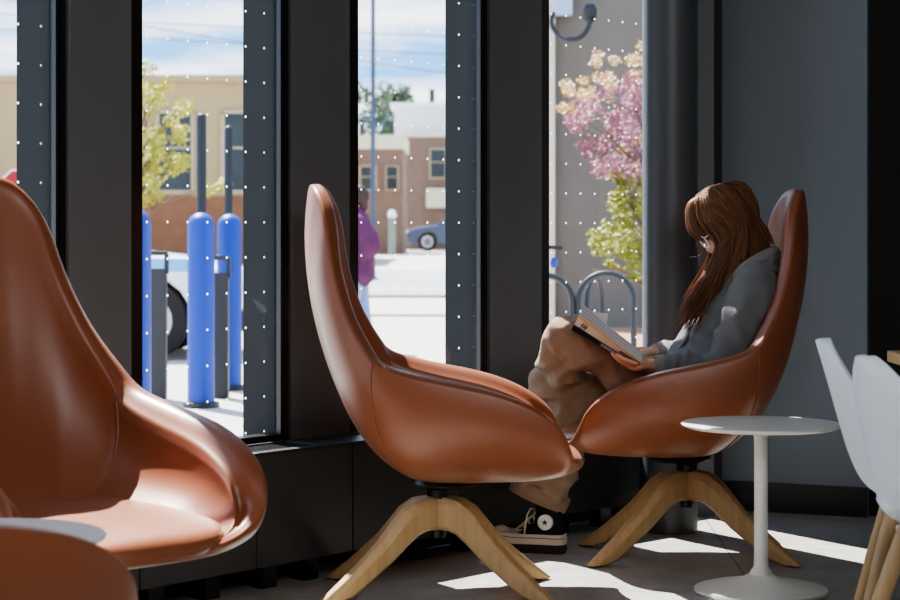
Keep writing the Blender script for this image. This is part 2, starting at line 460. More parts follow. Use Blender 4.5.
def make_chair(label, loc, rotz):
    root = thing('lounge_chair', label, 'armchair', loc, rotz, 'high-back tan leather lounge chairs')
    T0 = .016
    J = list(range(NV-1))
    # thin outer shell: outside, rounded lip, inside
    rows = [[G[i][j] for i in range(NU)] for j in reversed(J)]
    rim_t = [(G[i][0]-G[i][1]).normalized() for i in range(NU)]
    rows.append([G[i][0]+rim_t[i]*.004+NRM[i][0]*T0*.3 for i in range(NU)])
    rows.append([G[i][0]+rim_t[i]*.004+NRM[i][0]*T0*.8 for i in range(NU)])
    rows += [[G[i][j]+NRM[i][j]*T0 for i in range(NU)] for j in J]
    mb = MB(); mb.rings(rows, caps=(True,True))
    mb.build('outer_shell', M['leather'], root, smooth=True, subsurf=1)
    # inner upholstery, fat on the arms
    def th(i, j):
        v = j/(NV-1)
        return TH[i]
    rows = []
    rows.append([G[i][0]-rim_t[i]*.002+NRM[i][0]*T0*.30 for i in range(NU)])
    rows.append([G[i][0]+rim_t[i]*.006+NRM[i][0]*T0*.12 for i in range(NU)])
    for f, hgt in ((.02,.012),(.28,.017),(.58,.013),(.86,.0)):
        rows.append([G[i][0]+rim_t[i]*(hgt-.004)*(TH[i]/.06)+NRM[i][0]*(T0+(TH[i]-T0)*f) for i in range(NU)])
    for j in range(1, NV-1):
        v = j/(NV-1)
        rows.append([G[i][j]+NRM[i][j]*(TH[i]*(1+.12*sstep(0,.15,v)*sstep(.6,.2,v))) for i in range(NU)])
    mb = MB(); mb.rings(rows, caps=(False,True))
    mb.build('inner_padding', M['leather_in'], root, smooth=True, subsurf=1)
    # piping seams where the arm panels meet the back
    for sgn in (1,-1):
        i0 = int(NU*8.6/30) if sgn == 1 else NU-int(NU*8.6/30)
        pts = [G[i0][j]-NRM[i0][j]*.0005 for j in range(0, int(NV*.8))]
        MB().tube(pts, .0022, 6).build('seam', M['leather'], root, smooth=True)
        pts = [G[i0][j]+NRM[i0][j]*(TH[i0]*(1+.12*sstep(0,.15,j/(NV-1))*sstep(.6,.2,j/(NV-1)))) for j in range(2, int(NV*.62))]
        MB().tube(pts, .0028, 6).build('seam', M['leather_in'], root, smooth=True)
    # seat cushion
    rows = []
    prof = [(.62,.93,.372),(.74,.985,.385),(.85,1.0,.405),(.94,.985,.43),(.97,.95,.447),(.93,.87,.456),(.7,.66,.460),(.42,.4,.461),(.15,.15,.461)]
    for sy_, sc, z in prof:
        ring = []
        for i in range(64):
            a = 2*pi*i/64; c_, s_ = cos(a), sin(a)
            c2 = math.copysign(abs(c_)**.62, c_); s2_ = math.copysign(abs(s_)**.62, s_)
            xx = (.135+.302*c2*(sc if c_ > 0 else sy_)); yy = .268*s2_*sy_*(1+.06*c_)
            dz = -.022*sstep(.1,.42,xx)*sstep(.37,.44,z) + .006*(1-abs(yy)/.27)*sstep(.44,.46,z)
            ring.append(Vector((xx,yy,z+dz)))
        rows.append(ring)
    mb = MB(); mb.rings(rows); mb.build('seat_cushion', M['leather_in'], root, smooth=True, subsurf=1)
    # swivel plate and stem
    MB().lathe([(.03,.318),(.085,.320),(.105,.330),(.10,.342),(.03,.342)],40,(.025,0,0)).build('swivel_plate', M['black'], root, smooth=True, angle=40)
    s = MB(); s.lathe([(.034,.285),(.034,.31),(.028,.312),(.045,.322),(.045,.325)],28); s.lathe([(.022,.165),(.024,.18),(.024,.29)],20)
    s.build('swivel_stem', M['black'], root, smooth=True, angle=40)
    # four bent wooden legs meeting at the hub
    for ax in (33.3, 146.7, 213.3, 326.7):
        u = Vector((cos(R(ax)), sin(R(ax)), 0))
        path = [(-.0,.240),(.03,.2405),(.07,.235),(.105,.216),(.14,.184),(.19,.137),(.26,.0835),(.32,.0405),(.383,-.004)]
        hs = [.050,.050,.048,.044,.039,.035,.031,.028,.025]
        ws = [.031,.033,.034,.033,.031,.029,.027,.025,.023]
        pts = [u*r+Vector((0,0,z)) for r, z in path]
        mb = MB()
        side = Vector((-u.y,u.x,0)); rs = []
        for k, p in enumerate(pts):
            t = (pts[min(k+1,len(pts)-1)]-pts[max(k-1,0)]).normalized(); n_ = side.cross(t)
            if n_.z < 0: n_ = -n_
            if k == len(pts)-1: n_ = Vector((u.x,u.y,0))*1.25
            wv = ws[k]; hv = hs[k]
            sec = [(-wv,-hv*.75),(-wv*.7,-hv),(wv*.7,-hv),(wv,-hv*.75),(wv,hv*.45),(wv*.55,hv),(-wv*.55,hv),(-wv,hv*.45)]
            ring = [p+side*a+n_*b for a,b in sec]
            if k == len(pts)-1:
                for q_ in ring: q_.z = .006
            rs.append(ring)
        mb.rings(rs); mb.build('leg', M['wood'], root, smooth=True, angle=28, bevel=.003)
        MB().lathe([(.012,0),(.012,.008)],14,u*.375).build('glide', M['black'], root)
    return root
chB = make_chair('tan high-back lounge chair in the middle, empty, seen side-on facing right', (at(438,590,6.03).x,6.03,0), R(0))
def place(src, label, loc, rz):
    c = copy_tree(src); c.location = loc; c.rotation_euler = (0,0,rz); c['label'] = label
    return c
chA = place(chB, 'tan high-back lounge chair holding the seated reader, facing left', (at(687,560,6.68).x,6.68,0), R(180))
chL = place(chB, 'large tan lounge chair at left, turned toward us with sunlit empty seat', (-.912,4.575,0), R(-47))
chF = place(chB, 'tan lounge chair cut off at the lower left corner, only its arm showing', (-.983,3.10,0), R(60))

# ------------------------------------------------------------------ white pedestal side tables
def make_table(label, loc, r=.24, h=.51):
    root = thing('side_table', label, 'side table', loc, 0, 'round white pedestal side tables')
    MB().lathe([(.03,h-.016),(r*.8,h-.016),(r-.018,h-.014),(r-.003,h-.008),(r,h-.003),(r-.003,h),(.02,h)],72).build('table_top', M['white'], root, smooth=True, angle=35)
    MB().lathe([(.032,.036),(.024,.06),(.021,.10),(.0205,.3),(.021,h-.045),(.024,h-.026),(.034,h-.016)],28).build('stem', M['white'], root, smooth=True, angle=50)
    MB().lathe([(.02,0),(.196,0),(.201,.006),(.199,.013),(.17,.021),(.11,.032),(.06,.044),(.036,.056),(.026,.075)],64).build('base', M['white'], root, smooth=True, angle=35)
    return root
tb = make_table('round white pedestal side table beside the occupied chair', (at(761,588,6.02).x,6.02,0))
t2 = place(tb, 'round white side table peeking over the corner chair arm', (-.899,3.82,0), 0)

# ------------------------------------------------------------------ white shell chairs and oak table at the right edge
def make_shell(label, loc, rz):
    root = thing('dining_chair', label, 'chair', loc, rz, 'white plastic shell chairs on wooden legs')
    prof = spline([(.225,.425,.155),(.205,.448,.185),(.12,.452,.21),(0,.438,.222),(-.11,.437,.224),(-.175,.465,.222),(-.212,.53,.220),(-.24,.62,.195),(-.268,.72,.145),(-.286,.782,.088),(-.293,.806,.052),(-.297,.820,.016)], 34)
    nu = 25; rows = []
    for k, (px_, pz_, hw) in enumerate(prof):
        row = []
        bk = sstep(-.10,-.24,px_); v = k/(len(prof)-1)
        for i in range(nu):
            u = -1+2*i/(nu-1)
            lift = (.045*(1-bk)*sstep(.23,.1,px_)+.0)*abs(u)**2.6
            fwd = bk*(.085*sstep(.83,.5,pz_)+.035)*abs(u)**2
            row.append(Vector((px_+fwd, u*hw, pz_+lift+ (bk*.0)*abs(u))))
        rows.append(row)
    mb = MB(); mb.rings(rows, caps=(False,False), closed=False)
    o = mb.build('shell_seat', M['white_shell'], root, smooth=True)
    md = o.modifiers.new('solid','SOLIDIFY'); md.thickness = .011; md.offset = 0
    md = o.modifiers.new('sub','SUBSURF'); md.levels = 2; md.render_levels = 2
    for sx, sy in ((1,1),(1,-1),(-1,1),(-1,-1)):
        a = Vector((.10*sx-.01,.10*sy,.43)); b = Vector((.215*sx-.01,.205*sy,0))
        mb = MB(); mb.tube([a, a.lerp(b,.35), b], [.021,.02,.0125], 16); mb.build('leg', M['wood'], root, smooth=True, angle=50)
    MB().box((-.01,0,.425),(.24,.24,.016)).build('seat_bracket', M['white_shell'], root, bevel=.004)
    return root
c1 = make_shell('white shell chair on wooden legs, farther one at the right edge', (at(820,343,4.93).x+.295,4.93,0), R(-10))
c2 = place(c1, 'white shell chair on wooden legs, nearer one cut by the right edge', (at(853,356,4.34).x+.285,4.34+.07,0), R(19))
tt = thing('dining_table', 'oak-topped table corner behind the white shell chairs', 'table', (1.9,5.3,0), 0)
e1 = at(887,352,5.78)
MB().box((e1.x+.42-1.9, (5.78+4.85)/2-5.3, .727),(.84,.93,.032)).build('table_top', M['wood'], tt, bevel=.003)
MB().box((e1.x+.42-1.9, (5.78+4.85)/2-5.3, .69),(.7,.8,.05)).build('apron', M['black'], tt, bevel=.003)
for sx in (.09,.75):
    for sy in (-.36,.36):
        MB().box((e1.x+sx-1.9, 5.315-5.3+sy, .345),(.05,.05,.69)).build('leg', M['black'], tt, bevel=.003)
# ------------------------------------------------------------------ outside
M['pave'] = mat('sunlit_pavement', (176,172,164), .9, var=(1.2,(190,187,180),.3))
M['asphalt'] = mat('road_asphalt', (150,150,150), .9, var=(.6,(160,160,160),.3))
M['kerb'] = mat('kerb_stone', (120,118,112), .9)
M['joint'] = mat('dark_joint', (84,84,84), .9)
M['mulch'] = mat('bark_mulch', (176,138,104), .95, var=(9,(140,104,76),.25), bump=(40,.4))
M['beige'] = mat('beige_render', (176,152,114), .9, var=(.5,(168,144,106),.3))
M['brick'] = mat('brown_brick', (128,104,88), .9, var=(3,(114,92,78),.3))
M['redbrick'] = mat('red_brick', (140,96,66), .9, var=(3,(120,82,58),.3))
M['cream'] = mat('cream_parapet', (214,204,180), .8)
M['whiteroof'] = mat('white_roof_sheet', (226,230,234), .6)
M['wglass'] = mat('dark_window_glass', (40,46,50), .3, spec=.25, var=(.4,(70,76,78),.3))
M['wframe'] = mat('tan_window_frame', (176,160,132), .7)
M['stucco'] = mat('grey_stucco', (112,106,98), .95, var=(.7,(104,98,91),.3))
M['blue'] = mat('bollard_blue', (6,58,160), .45)
M['polegrey'] = mat('dark_pole', (32,36,44), .5)
M['util'] = mat('dark_grey_steel', (40,43,46), .5)
M['carwhite'] = mat('white_car_paint', (226,228,230), .25, coat=.5)
M['stripe'] = mat('light_blue_stripe', (96,176,230), .3)
M['carblue'] = mat('navy_car_paint', (58,70,98), .25, coat=.6)
M['tyre'] = mat('tyre_rubber', (24,24,25), .8)
M['alloy'] = mat('alloy_wheel', (176,178,182), .35, metal=.7)
M['carglass'] = mat('car_glass', (40,50,60), .08)
M['lamp'] = mat('headlamp_glass', (225,230,235), .15)
M['bark'] = mat('grey_bark', (118,100,84), .9, var=(12,(90,76,62),.3))
M['leaf_y'] = mat('yellow_green_leaf', (186,178,66), .6, var=(3,(160,160,50),.2))
M['leaf_g'] = mat('fresh_green_leaf', (128,136,30), .6, var=(3,(150,148,40),.2))
M['leaf_d'] = mat('dark_green_leaf', (62,84,58), .8, var=(1.2,(84,104,74),.25))
M['pink'] = mat('pink_blossom', (178,122,136), .6, var=(4,(150,92,112),.2))
M['peach'] = mat('peach_blossom', (214,188,150), .6, var=(4,(196,160,70),.2))
M['red'] = mat('stop_red', (150,10,26), .5)
M['signwhite'] = mat('sign_white', (236,236,236), .5)
M['steel'] = mat('galvanised_steel', (44,48,54), .5, spec=.4)
M['cable'] = mat('cable_grey', (70,80,100), .7)

g = MB().add([(-90,3,-.02),(90,3,-.02),(90,260,-.02),(-90,260,-.02)], [(0,1,2,3)]).build('pavement', M['pave']); struct(g)
struct(MB().box((-3,42,-.012),(80,20,.012)).build('road', M['asphalt']))
struct(MB().box((-3,31.9,-.01),(80,.5,.05)).build('kerb', M['kerb']))
struct(MB().box((-3,25.2,-.014),(80,.35,.016)).build('pavement_joint', M['joint']))
struct(MB().box((3.2,17.2,-.008),(4.6,9.4,.02)).build('mulch_bed', M['mulch']))

def facade_windows(root, wins, Y, depth=.12):
    """px rectangles -> frame part with a pane sub-part"""
    for x0,y0,x1,y1 in wins:
        a = at(x0,y0,Y); b = at(x1,y1,Y)
        w_, h_ = b.x-a.x, a.z-b.z; cx, cz = (a.x+b.x)/2, (a.z+b.z)/2
        fr = MB(); t = min(.12, w_*.09)
        fr.box((cx,Y,cz+h_/2),(w_+t,depth*2,t)); fr.box((cx,Y,cz-h_/2),(w_+t,depth*2,t))
        for s in (-1,1): fr.box((cx+s*w_/2,Y,cz),(t,depth*2,h_))
        fr.box((cx,Y,cz+h_*.05),(w_,depth*1.6,t*.6))
        f = fr.build('window', M['wframe'], root)
        MB().box((cx,Y+.02,cz),(w_,depth,h_)).build('pane', M['wglass'], f)

def building(label, px0, px1, ytop, Y, m, wins, base=None, par=None, deep=14, dark=True):
    x0 = at(px0,0,Y).x; x1 = at(px1,0,Y).x; zt = at(0,ytop,Y).z
    root = thing('building', label, 'building', ((x0+x1)/2, Y, -.02))
    # children are built in place coordinates, so shift back
    def add(o): o.location = o.location - Vector(root.location); return o
    z0 = -.02
    parts = []
    if base:
        zb = at(0,base[0],Y).z
        parts.append(MB().box(((x0+x1)/2,Y+deep/2-.03,(z0+zb)/2),(x1-x0+.06,deep,zb-z0)).build('brick_base', base[1], root)); z0 = zb
    ztw = zt
    if par:
        zp = at(0,par[0],Y).z
        parts.append(MB().box(((x0+x1)/2,Y+deep/2-.1,(zp+zt)/2),(x1-x0+.2,deep,zt-zp)).build('parapet', par[1], root)); ztw = zp
    parts.append(MB().box(((x0+x1)/2,Y+deep/2,(z0+ztw)/2),(x1-x0,deep,ztw-z0)).build('wall', m, root))
    n0 = set(scene.objects)
    facade_windows(root, wins, Y)
    parts += [o for o in scene.objects if o not in n0 and o.parent == root]
    for o in parts: add(o)
    return root
building('long beige rendered building with big dark windows across the road', -120, 318, 75, 60, M['beige'],
    [(-110,112,-70,192),(-45,112,-8,192),(158,112,193,192),(223,112,262,192)], base=(196,M['redbrick']), par=(82,M['beige']))
building('brown brick building with white roof sheds behind the parked navy car', 405, 640, 133, 98, M['brick'],
    [(430,149,446,178),(470,149,486,178)], par=(137,M['cream']))
sh = thing('roof_shed', 'white metal shed on the roof of the brown brick building', 'roof shed', tuple(at(440,133,101)))
o = MB().box((0,2,.65),(4.6,4,1.3)).build('wall', M['whiteroof'], sh)
o = MB().box((0,1.7,1.4),(5.0,4.8,.2)).build('roof', M['whiteroof'], sh)
MB().tube([(-.4,-.3,1.4),(-.4,-.3,2.2)],.14,10).build('flue', M['util'], sh)
building('low grey brown building with cream parapet left of the brick one', 300, 403, 135, 82, M['brick'],
    [(330,163,352,186),(360,166,376,190),(386,166,398,190)], par=(149,M['cream']), deep=7)
bd = MB().box((0,0,0),(1.15,.08,.95)).build('sign_board', M['cream']); bd.location = at(438,198,97.8)
tag(bd, 'blank cream board fixed to the brown brick wall above the navy car', 'board')

# grey stucco building beyond the bike racks
root = thing('building', 'grey stucco wall of the house beyond the bike racks', 'building', (4.07,25,-.02))
MB().box((0,0,5),(5.9,6,10)).build('wall', M['stucco'], root)
MB().box((-2.965,-3.06,5),(.085,.1,10)).build('downpipe', mat('cream_downpipe', (206,198,180), .6), root)
wl = thing('wall_lamp', 'dark gooseneck lamp arm on the grey stucco wall', 'lamp', tuple(at(570,36,21.9)))
k = 21.6/2000
MB().tube([Vector(((x-570)*k,-.25-.02*abs(x-550)*.2,(36-y)*k)) for x,y in spline([(552,14),(550,26),(556,37),(566,42),(577,41),(585,33),(588,22)],22)],.026,10).build('arm', M['polegrey'], wl, smooth=True)
MB().lathe([(.02,.0),(.07,.04),(.075,.14),(.05,.2)],20,((588-570)*k,-.33,(36-26)*k)).build('lamp_shade', M['polegrey'], wl, smooth=True)
bx = MB().box((0,0,0),(.2,.16,.3)).build('wall_box', mat('pale_blue_box', (168,190,214), .5), bevel=.01); bx.location = at(563,2,21.9)
tag(bx, 'pale blue metal box mounted high on the grey stucco wall', 'box')

# bollards and posts
def bollard(px, ybase, label, w=.168, top=1.19):
    Y = H*F/(ybase-HY)
    root = thing('bollard', label, 'bollard', (at(px,0,Y).x,Y,0), 0, 'blue bollards on the pavement')
    r = w/2
    prof = [(r,.0)]+[(r,top-r)]+[(r*cos(a), top-r+r*sin(a)) for a in (R(x) for x in range(10,90,10))]+[(.004,top)]
    MB().lathe(prof, 32).build('sleeve', M['blue'], root, smooth=True, angle=60)
    MB().lathe([(r+.03,-.02),(r+.03,.012),(r,.016)],32).build('base_ring', M['util'], root, smooth=True, angle=30)
bollard(201, 404, 'blue domed bollard nearest the middle of the second window')
bollard(229.5, 387, 'blue domed bollard standing behind and right of the front pair', top=1.19)
bollard(133, 465, 'blue bollard half hidden by the dark window post edge', top=1.19)
def pole(px, Y, ytop, r, label):
    z = at(0,ytop,Y).z
    root = thing('pole', label, 'pole', (at(px,0,Y).x,Y,-.02), 0, 'dark round poles behind the bollards')
    MB().lathe([(r,0),(r,z-r),(r*.9,z-.55*r),(r*.65,z-.24*r),(r*.3,z-.05*r),(.001,z)],18).build('shaft', M['polegrey'], root, smooth=True, angle=50)
    MB().lathe([(r*2.2,0),(r*2.2,.012),(r,.02)],18).build('flange', M['polegrey'], root, smooth=True, angle=30)
pole(201.5, 13.4, 110, .033, 'tall dark pole rising behind the front blue bollard')
pole(228.5, 14.9, 123, .032, 'shorter dark pole rising behind the rear blue bollard')
def pedestal(px, Y, ztop, label, w=.11):
    root = thing('utility_pedestal', label, 'post', (at(px,0,Y).x,Y,-.02), 0, 'dark grey steel posts between the bollards')
    MB().box((0,0,(ztop-.1)/2),(w,.09,ztop-.1)).build('post', M['util'], root, bevel=.008)
    f = MB(); f.box((-w*.25,0,ztop),(w*1.6,.05,.03)); f.box((w*.5,0,ztop-.07),(.025,.05,.13)); f.box((-w,0,ztop-.07),(.025,.05,.13))
    f.build('top_frame', M['util'], root, bevel=.003)
pedestal(157, 13.0, .95, 'dark grey steel post beside the dark window edge', w=.125)
pedestal(221.5, 13.1, .92, 'dark grey steel post between the two blue bollards', w=.095)

# cars
def car(label, loc, rz, paint, Lc=4.3, stripe=None):
    root = thing('car', label, 'car', loc, rz)
    lower = [(-2.12,.36),(-2.16,.55),(-2.1,.86),(-1.5,.95),(-.2,.96),(.85,.93),(1.55,.86),(2.0,.74),(2.14,.55),(2.08,.32)]
    def extr(prof, hw, taper=0, z0=None):
        mb = MB(); rs = []
        for yy, sc in ((-hw,.93),(-hw*.93,1),(hw*.93,1),(hw,.93)):
            rs.append([Vector((x*(1 if sc == 1 else .985), yy, (z-.6)*sc+.6)) for x,z in prof])
        mb.rings(rs); return mb
    # body with wheel arches cut into its lower line
    arch = lambda xc: [(xc+.38*cos(a), .33+.38*sin(a)) for a in (R(x) for x in range(0,181,20))]
    prof = lower + [(1.8,.24)] + [p for p in arch(1.32)] + [(.9,.22),(-.9,.22)] + [p for p in arch(-1.3)] + [(-1.75,.24)]
    extr(prof, .86).build('body', paint, root, bevel=.03, smooth=True, angle=35)
    cab = [(-1.75,.92),(-1.35,1.36),(-.7,1.45),(.1,1.42),(.95,.90)]
    mb = MB(); rs = []
    for yy, sc in ((-.80,0),(-.64,1),(.64,1),(.80,0)):
        rs.append([Vector((x*(1-.03*sc), yy, z)) if sc else Vector((x, yy, .9+(z-.9)*.08)) for x,z in cab])
    mb.rings(rs); mb.build('cabin_glass', M['carglass'], root, smooth=True, angle=30)
    rf = MB(); rs = []
    for yy in (-.63,-.5,.5,.63):
        dz = .03 if abs(yy) < .6 else .0
        rs.append([Vector((x,yy,z+dz)) for x,z in ((-1.42,1.34),(-1.2,1.40),(-.7,1.455),(.1,1.425),(.32,1.33),(.1,1.38),(-.7,1.40),(-1.2,1.34))])
    rf.rings(rs); rf.build('roof', paint, root, smooth=True, angle=30)
    for s in (-1,1):
        for p_, q_, r_ in (((.95,s*.78,.92),(.1,s*.65,1.42),.035),((-.35,s*.8,.92),(-.38,s*.66,1.44),.035),((-1.72,s*.78,.92),(-1.3,s*.65,1.38),.05)):
            MB().tube([p_,q_],r_,8).build('roof_pillar', paint, root, smooth=True)
    for xc in (1.32,-1.3):
        for s in (-1,1):
            w_ = MB(); rs = []
            for yy, r in ((-.1,.28),(-.1,.32),(-.06,.335),(.06,.335),(.1,.32),(.1,.28)):
                rs.append([Vector((xc+r*cos(2*pi*i/28), s*.77+yy, .335+r*sin(2*pi*i/28))) for i in range(28)])
            w_.rings(rs); wo = w_.build('wheel', M['tyre'], root, smooth=True, angle=35)
            hb = MB()
            rs = [[Vector((xc+r*cos(2*pi*i/24), s*(.77+yy), .335+r*sin(2*pi*i/24))) for i in range(24)] for r, yy in ((.22,.09),(.21,.108),(.05,.095),(.03,.115))]
            hb.rings(rs); hb.build('hub', M['alloy'], wo, smooth=True, angle=30)
    for s in (-1,1):
        MB().ball((2.0,s*.66,.66),(.12,.16,.07)).build('headlamp', M['lamp'], root, smooth=True)
        MB().box((-2.1,s*.68,.78),(.06,.22,.14)).build('tail_lamp', M['red'], root, bevel=.02)
        MB().box((.75,s*.93,.98),(.12,.16,.1)).build('wing_mirror', paint, root, bevel=.03)
    MB().box((2.1,0,.34),(.1,1.5,.2)).build('bumper', M['black'], root, bevel=.04)
    if stripe:
        for s in (-1,1): MB().box((0,s*.862,.80),(3.7,.012,.11)).build('side_stripe', stripe, root)
    return root
car('white car with light blue side stripe behind the blue bollards', (at(255,0,17.6).x-2.14,17.6,-.02), 0, M['carwhite'], stripe=M['stripe'])
car('navy blue car parked far off in front of the brown brick building', (at(404,0,92).x+2.75,93,-.02), R(180), M['carblue']).scale = (1.27,1.2,1.32)

# foliage
def leaves(mb, c, rad, n, size, rng):
    for _ in range(n):
        while True:
            p = Vector((rng.uniform(-1,1),rng.uniform(-1,1),rng.uniform(-1,1)))
            if p.length < 1: break
        p = Vector(c)+Vector((p.x*rad[0],p.y*rad[1],p.z*rad[2]))
        s = size*rng.uniform(.6,1.2)
        a = Vector((rng.gauss(0,1),rng.gauss(0,1),rng.gauss(0,1))).normalized(); b = a.orthogonal().normalized()
        mb.add([p-a*s*.5,p-b*s*.28+a*s*.05,p+a*s*.5,p+b*s*.28+a*s*.05],[(0,1,2,3)])
def branches(mb, base, tips, r0, rng, fork=None):
    for t in tips:
        t = Vector(t); b = Vector(base); L = (t-b).length
        m1 = b.lerp(t,.35)+Vector((rng.uniform(-.06,.06),rng.uniform(-.06,.06),.10))*L; m2 = b.lerp(t,.7)+Vector((rng.uniform(-.05,.05),rng.uniform(-.05,.05),.06))*L
        pts = spline([tuple(b),tuple(m1),tuple(m2),tuple(t)],10)
        mb.tube(pts,[r0*(1-.8*k/9) for k in range(10)],6)
# yellow-green street tree seen in the second window
rng = random.Random(3)
Yt = 19.0; Vt = at(134,0,Yt); root = thing('tree', 'slender yellow-green street tree beside the second window edge', 'tree', (Vt.x,Yt,-.02))
tr = MB(); tr.tube([(0,0,0),(.02,0,.8),(-.02,0,1.6),(.03,0,2.6)],[.06,.05,.042,.025],10)
cl_ = [(147,90),(152,100),(164,86),(160,97),(178,106),(188,107),(171,120),(153,131),(147,136),(176,137),(186,132),(163,144),(160,155),(149,150),(157,153),(171,158),(180,166),(187,162),(156,170),(165,172),(145,178),(156,183),(151,196),(210,190),(218,185),(141,110),(140,160),(145,200),(130,120),(125,150),(120,95),(118,175),(110,135),(130,75),(142,66),(112,110),(135,185)]
lf = MB()
for x, y in cl_:
    p = at(x,y,Yt)-Vector((Vt.x,Yt,-.02)); p.y = rng.uniform(-.45,.45)
    branches(tr,(0,0,max(.9,min(2.3,p.z*.75))),[p],.014,rng)
    leaves(lf,p,(.10,.12,.085),70,.055,rng)
tr.build('trunk', M['bark'], root, smooth=True); o = lf.build('foliage', M['leaf_y'], root)
# pink blossom tree in the fourth window
rng = random.Random(5); Yt = 14.0; Vt = at(668,0,Yt)
root = thing('tree', 'pink blossom tree with fresh green leaves before the grey stucco wall', 'tree', (Vt.x,Yt,-.02))
tr = MB(); tr.tube([(0,0,0),(-.03,0,.5),(.0,0,.9),(.02,0,1.6)],[.07,.06,.055,.035],10)
pk = MB(); pe = MB(); gr = MB()
def rel(x,y): 
    p = at(x,y,Yt)-Vector((Vt.x,Yt,-.02)); p.y = rng.uniform(-.5,.5); return p
tipsP = []
for _ in range(95):
    x = rng.uniform(572,735); y = rng.uniform(68,172)
    if x < 572+max(0,(95-y)*1.2) or (x < 600 and (y < 85 or y > 150)) or (x < 588 and y > 132): continue
    tipsP.append((x,y))
for x, y in tipsP:
    p = rel(x,y); leaves(pk,p,(.09,.14,.085),75,.042,rng)
    if rng.random() < .5: branches(tr,(0,0,rng.uniform(.8,1.5)),[p],.013,rng)
for x,y in [(563,89),(568,92),(574,86),(578,98),(585,79),(594,60),(599,59),(602,72),(608,76),(619,55),(624,66),(631,63),(636,52),(640,60),(585,98),(590,100),(606,85),(616,82),(612,95),(628,84),(592,88),(640,85),(560,110),(566,112),(576,118),(630,78),(650,60),(660,55),(675,50),(690,60),(636,140),(622,150)]:
    leaves(pe,rel(x,y),(.05,.08,.04),40,.04,rng)
for _ in range(60):
    x = rng.uniform(606,690); y = rng.uniform(168,262)
    if x < 612 and y < 225: continue
    p = rel(x,y); leaves(gr,p,(.07,.12,.08),45,.05,rng)
for x,y in [(593,232),(600,240),(596,252),(606,262),(630,275),(618,268),(598,245)]: leaves(gr,rel(x,y),(.05,.06,.03),30,.045,rng)
for x,y in [(600,262),(592,270),(615,240),(628,225)]: branches(tr,(0,0,.55+rng.random()*.2),[rel(x,y)],.02,rng)
tr.build('trunk', M['bark'], root, smooth=True); pk.build('blossom', M['pink'], root); pe.build('blossom_tips', M['peach'], root); gr.build('foliage', M['leaf_g'], root)
# dark trees behind the low buildings
for i,(x,y,rx,rz,lab) in enumerate(((362,118,1.5,2.2,'dark green tree rising behind the low building, left of the thin pole'),(396,112,1.1,2.0,'dark green pointed tree behind the low building, right of the thin pole'))):
    rng = random.Random(20+i); Yt = 122+i*6; c_ = at(x,y,Yt); root = thing('tree', lab, 'tree', (c_.x,Yt,-.02), 0, 'dark trees behind the low buildings')
    lf = MB()
    for _ in range(26):
        a = rng.uniform(-1,1); h = rng.uniform(-1,1); wd_ = (1-abs(h))**.6 if i else 1
        leaves(lf,(a*rx*wd_,rng.uniform(-1,1),c_.z+h*rz),(.6,.6,.6),60,.34,rng)
    lf.build('foliage', M['leaf_d'], root)
    MB().tube([(0,0,0),(0,0,c_.z)],[.3,.15],10).build('trunk', M['bark'], root, smooth=True)

# stop sign, street pole, wires
Y = 30; c_ = at(21,193,Y); root = thing('stop_sign', 'red stop sign on a post at the far left', 'sign', (c_.x,Y,-.02))
oc = [(.40*cos(R(22.5+45*i)), .40*sin(R(22.5+45*i))) for i in range(8)]
mb = MB(); mb.rings([[Vector((x,yy,c_.z+.02+z)) for x,z in oc] for yy in (-.01,.01)]); mb.build('sign_plate', M['red'], root)
mb = MB(); n = 8
ri = [[Vector((x*s,-.013,c_.z+.02+z*s)) for x,z in oc] for s in (.90,.965)]
mb.rings(ri, caps=(False,False)); mb.build('border', M['signwhite'], root)
def text_mesh(name, body, size, m, parent, loc, rot, extrude=.001):
    fc = bpy.data.curves.new(name,'FONT'); fc.body = body; fc.size = size; fc.align_x = 'CENTER'; fc.align_y = 'CENTER'; fc.extrude = extrude
    fo = bpy.data.objects.new(name, fc); COL.objects.link(fo)
    bpy.context.view_layer.update()
    me = bpy.data.meshes.new_from_object(fo.evaluated_get(bpy.context.evaluated_depsgraph_get()))
    bpy.data.objects.remove(fo); me.materials.clear(); me.materials.append(m)
    o = bpy.data.objects.new(name, me); COL.objects.link(o); o.parent = parent; o.location = loc; o.rotation_euler = rot
    return o
text_mesh('lettering', 'STOP', .26, M['signwhite'], root, (0,-.014,c_.z+.02), (R(90),0,0))
MB().tube([(0,.03,0),(0,.03,c_.z+.3)],.03,10).build('post', M['steel'], root, smooth=True)
Y = 42; c_ = at(373,0,Y); root = thing('street_pole', 'thin blue-grey street pole in the third window', 'pole', (c_.x,Y,-.02))
MB().lathe([(.055,0),(.05,3),(.04,9)],14).build('shaft', M['cable'], root, smooth=True)
MB().lathe([(.12,0),(.12,.05),(.06,.09)],14).build('flange', M['cable'], root, smooth=True, angle=40)
Y = 79; root = thing('street_post', 'short grey-green post with pale cap left of the navy car', 'post', (at(392,0,Y).x,Y,-.02))
MB().lathe([(.14,0),(.14,1.5)],14).build('shaft', mat('grey_green_post', (120,132,126), .7), root, smooth=True, angle=40)
MB().ball((0,0,1.6),(.17,.17,.2)).build('cap', M['whiteroof'], root, smooth=True)
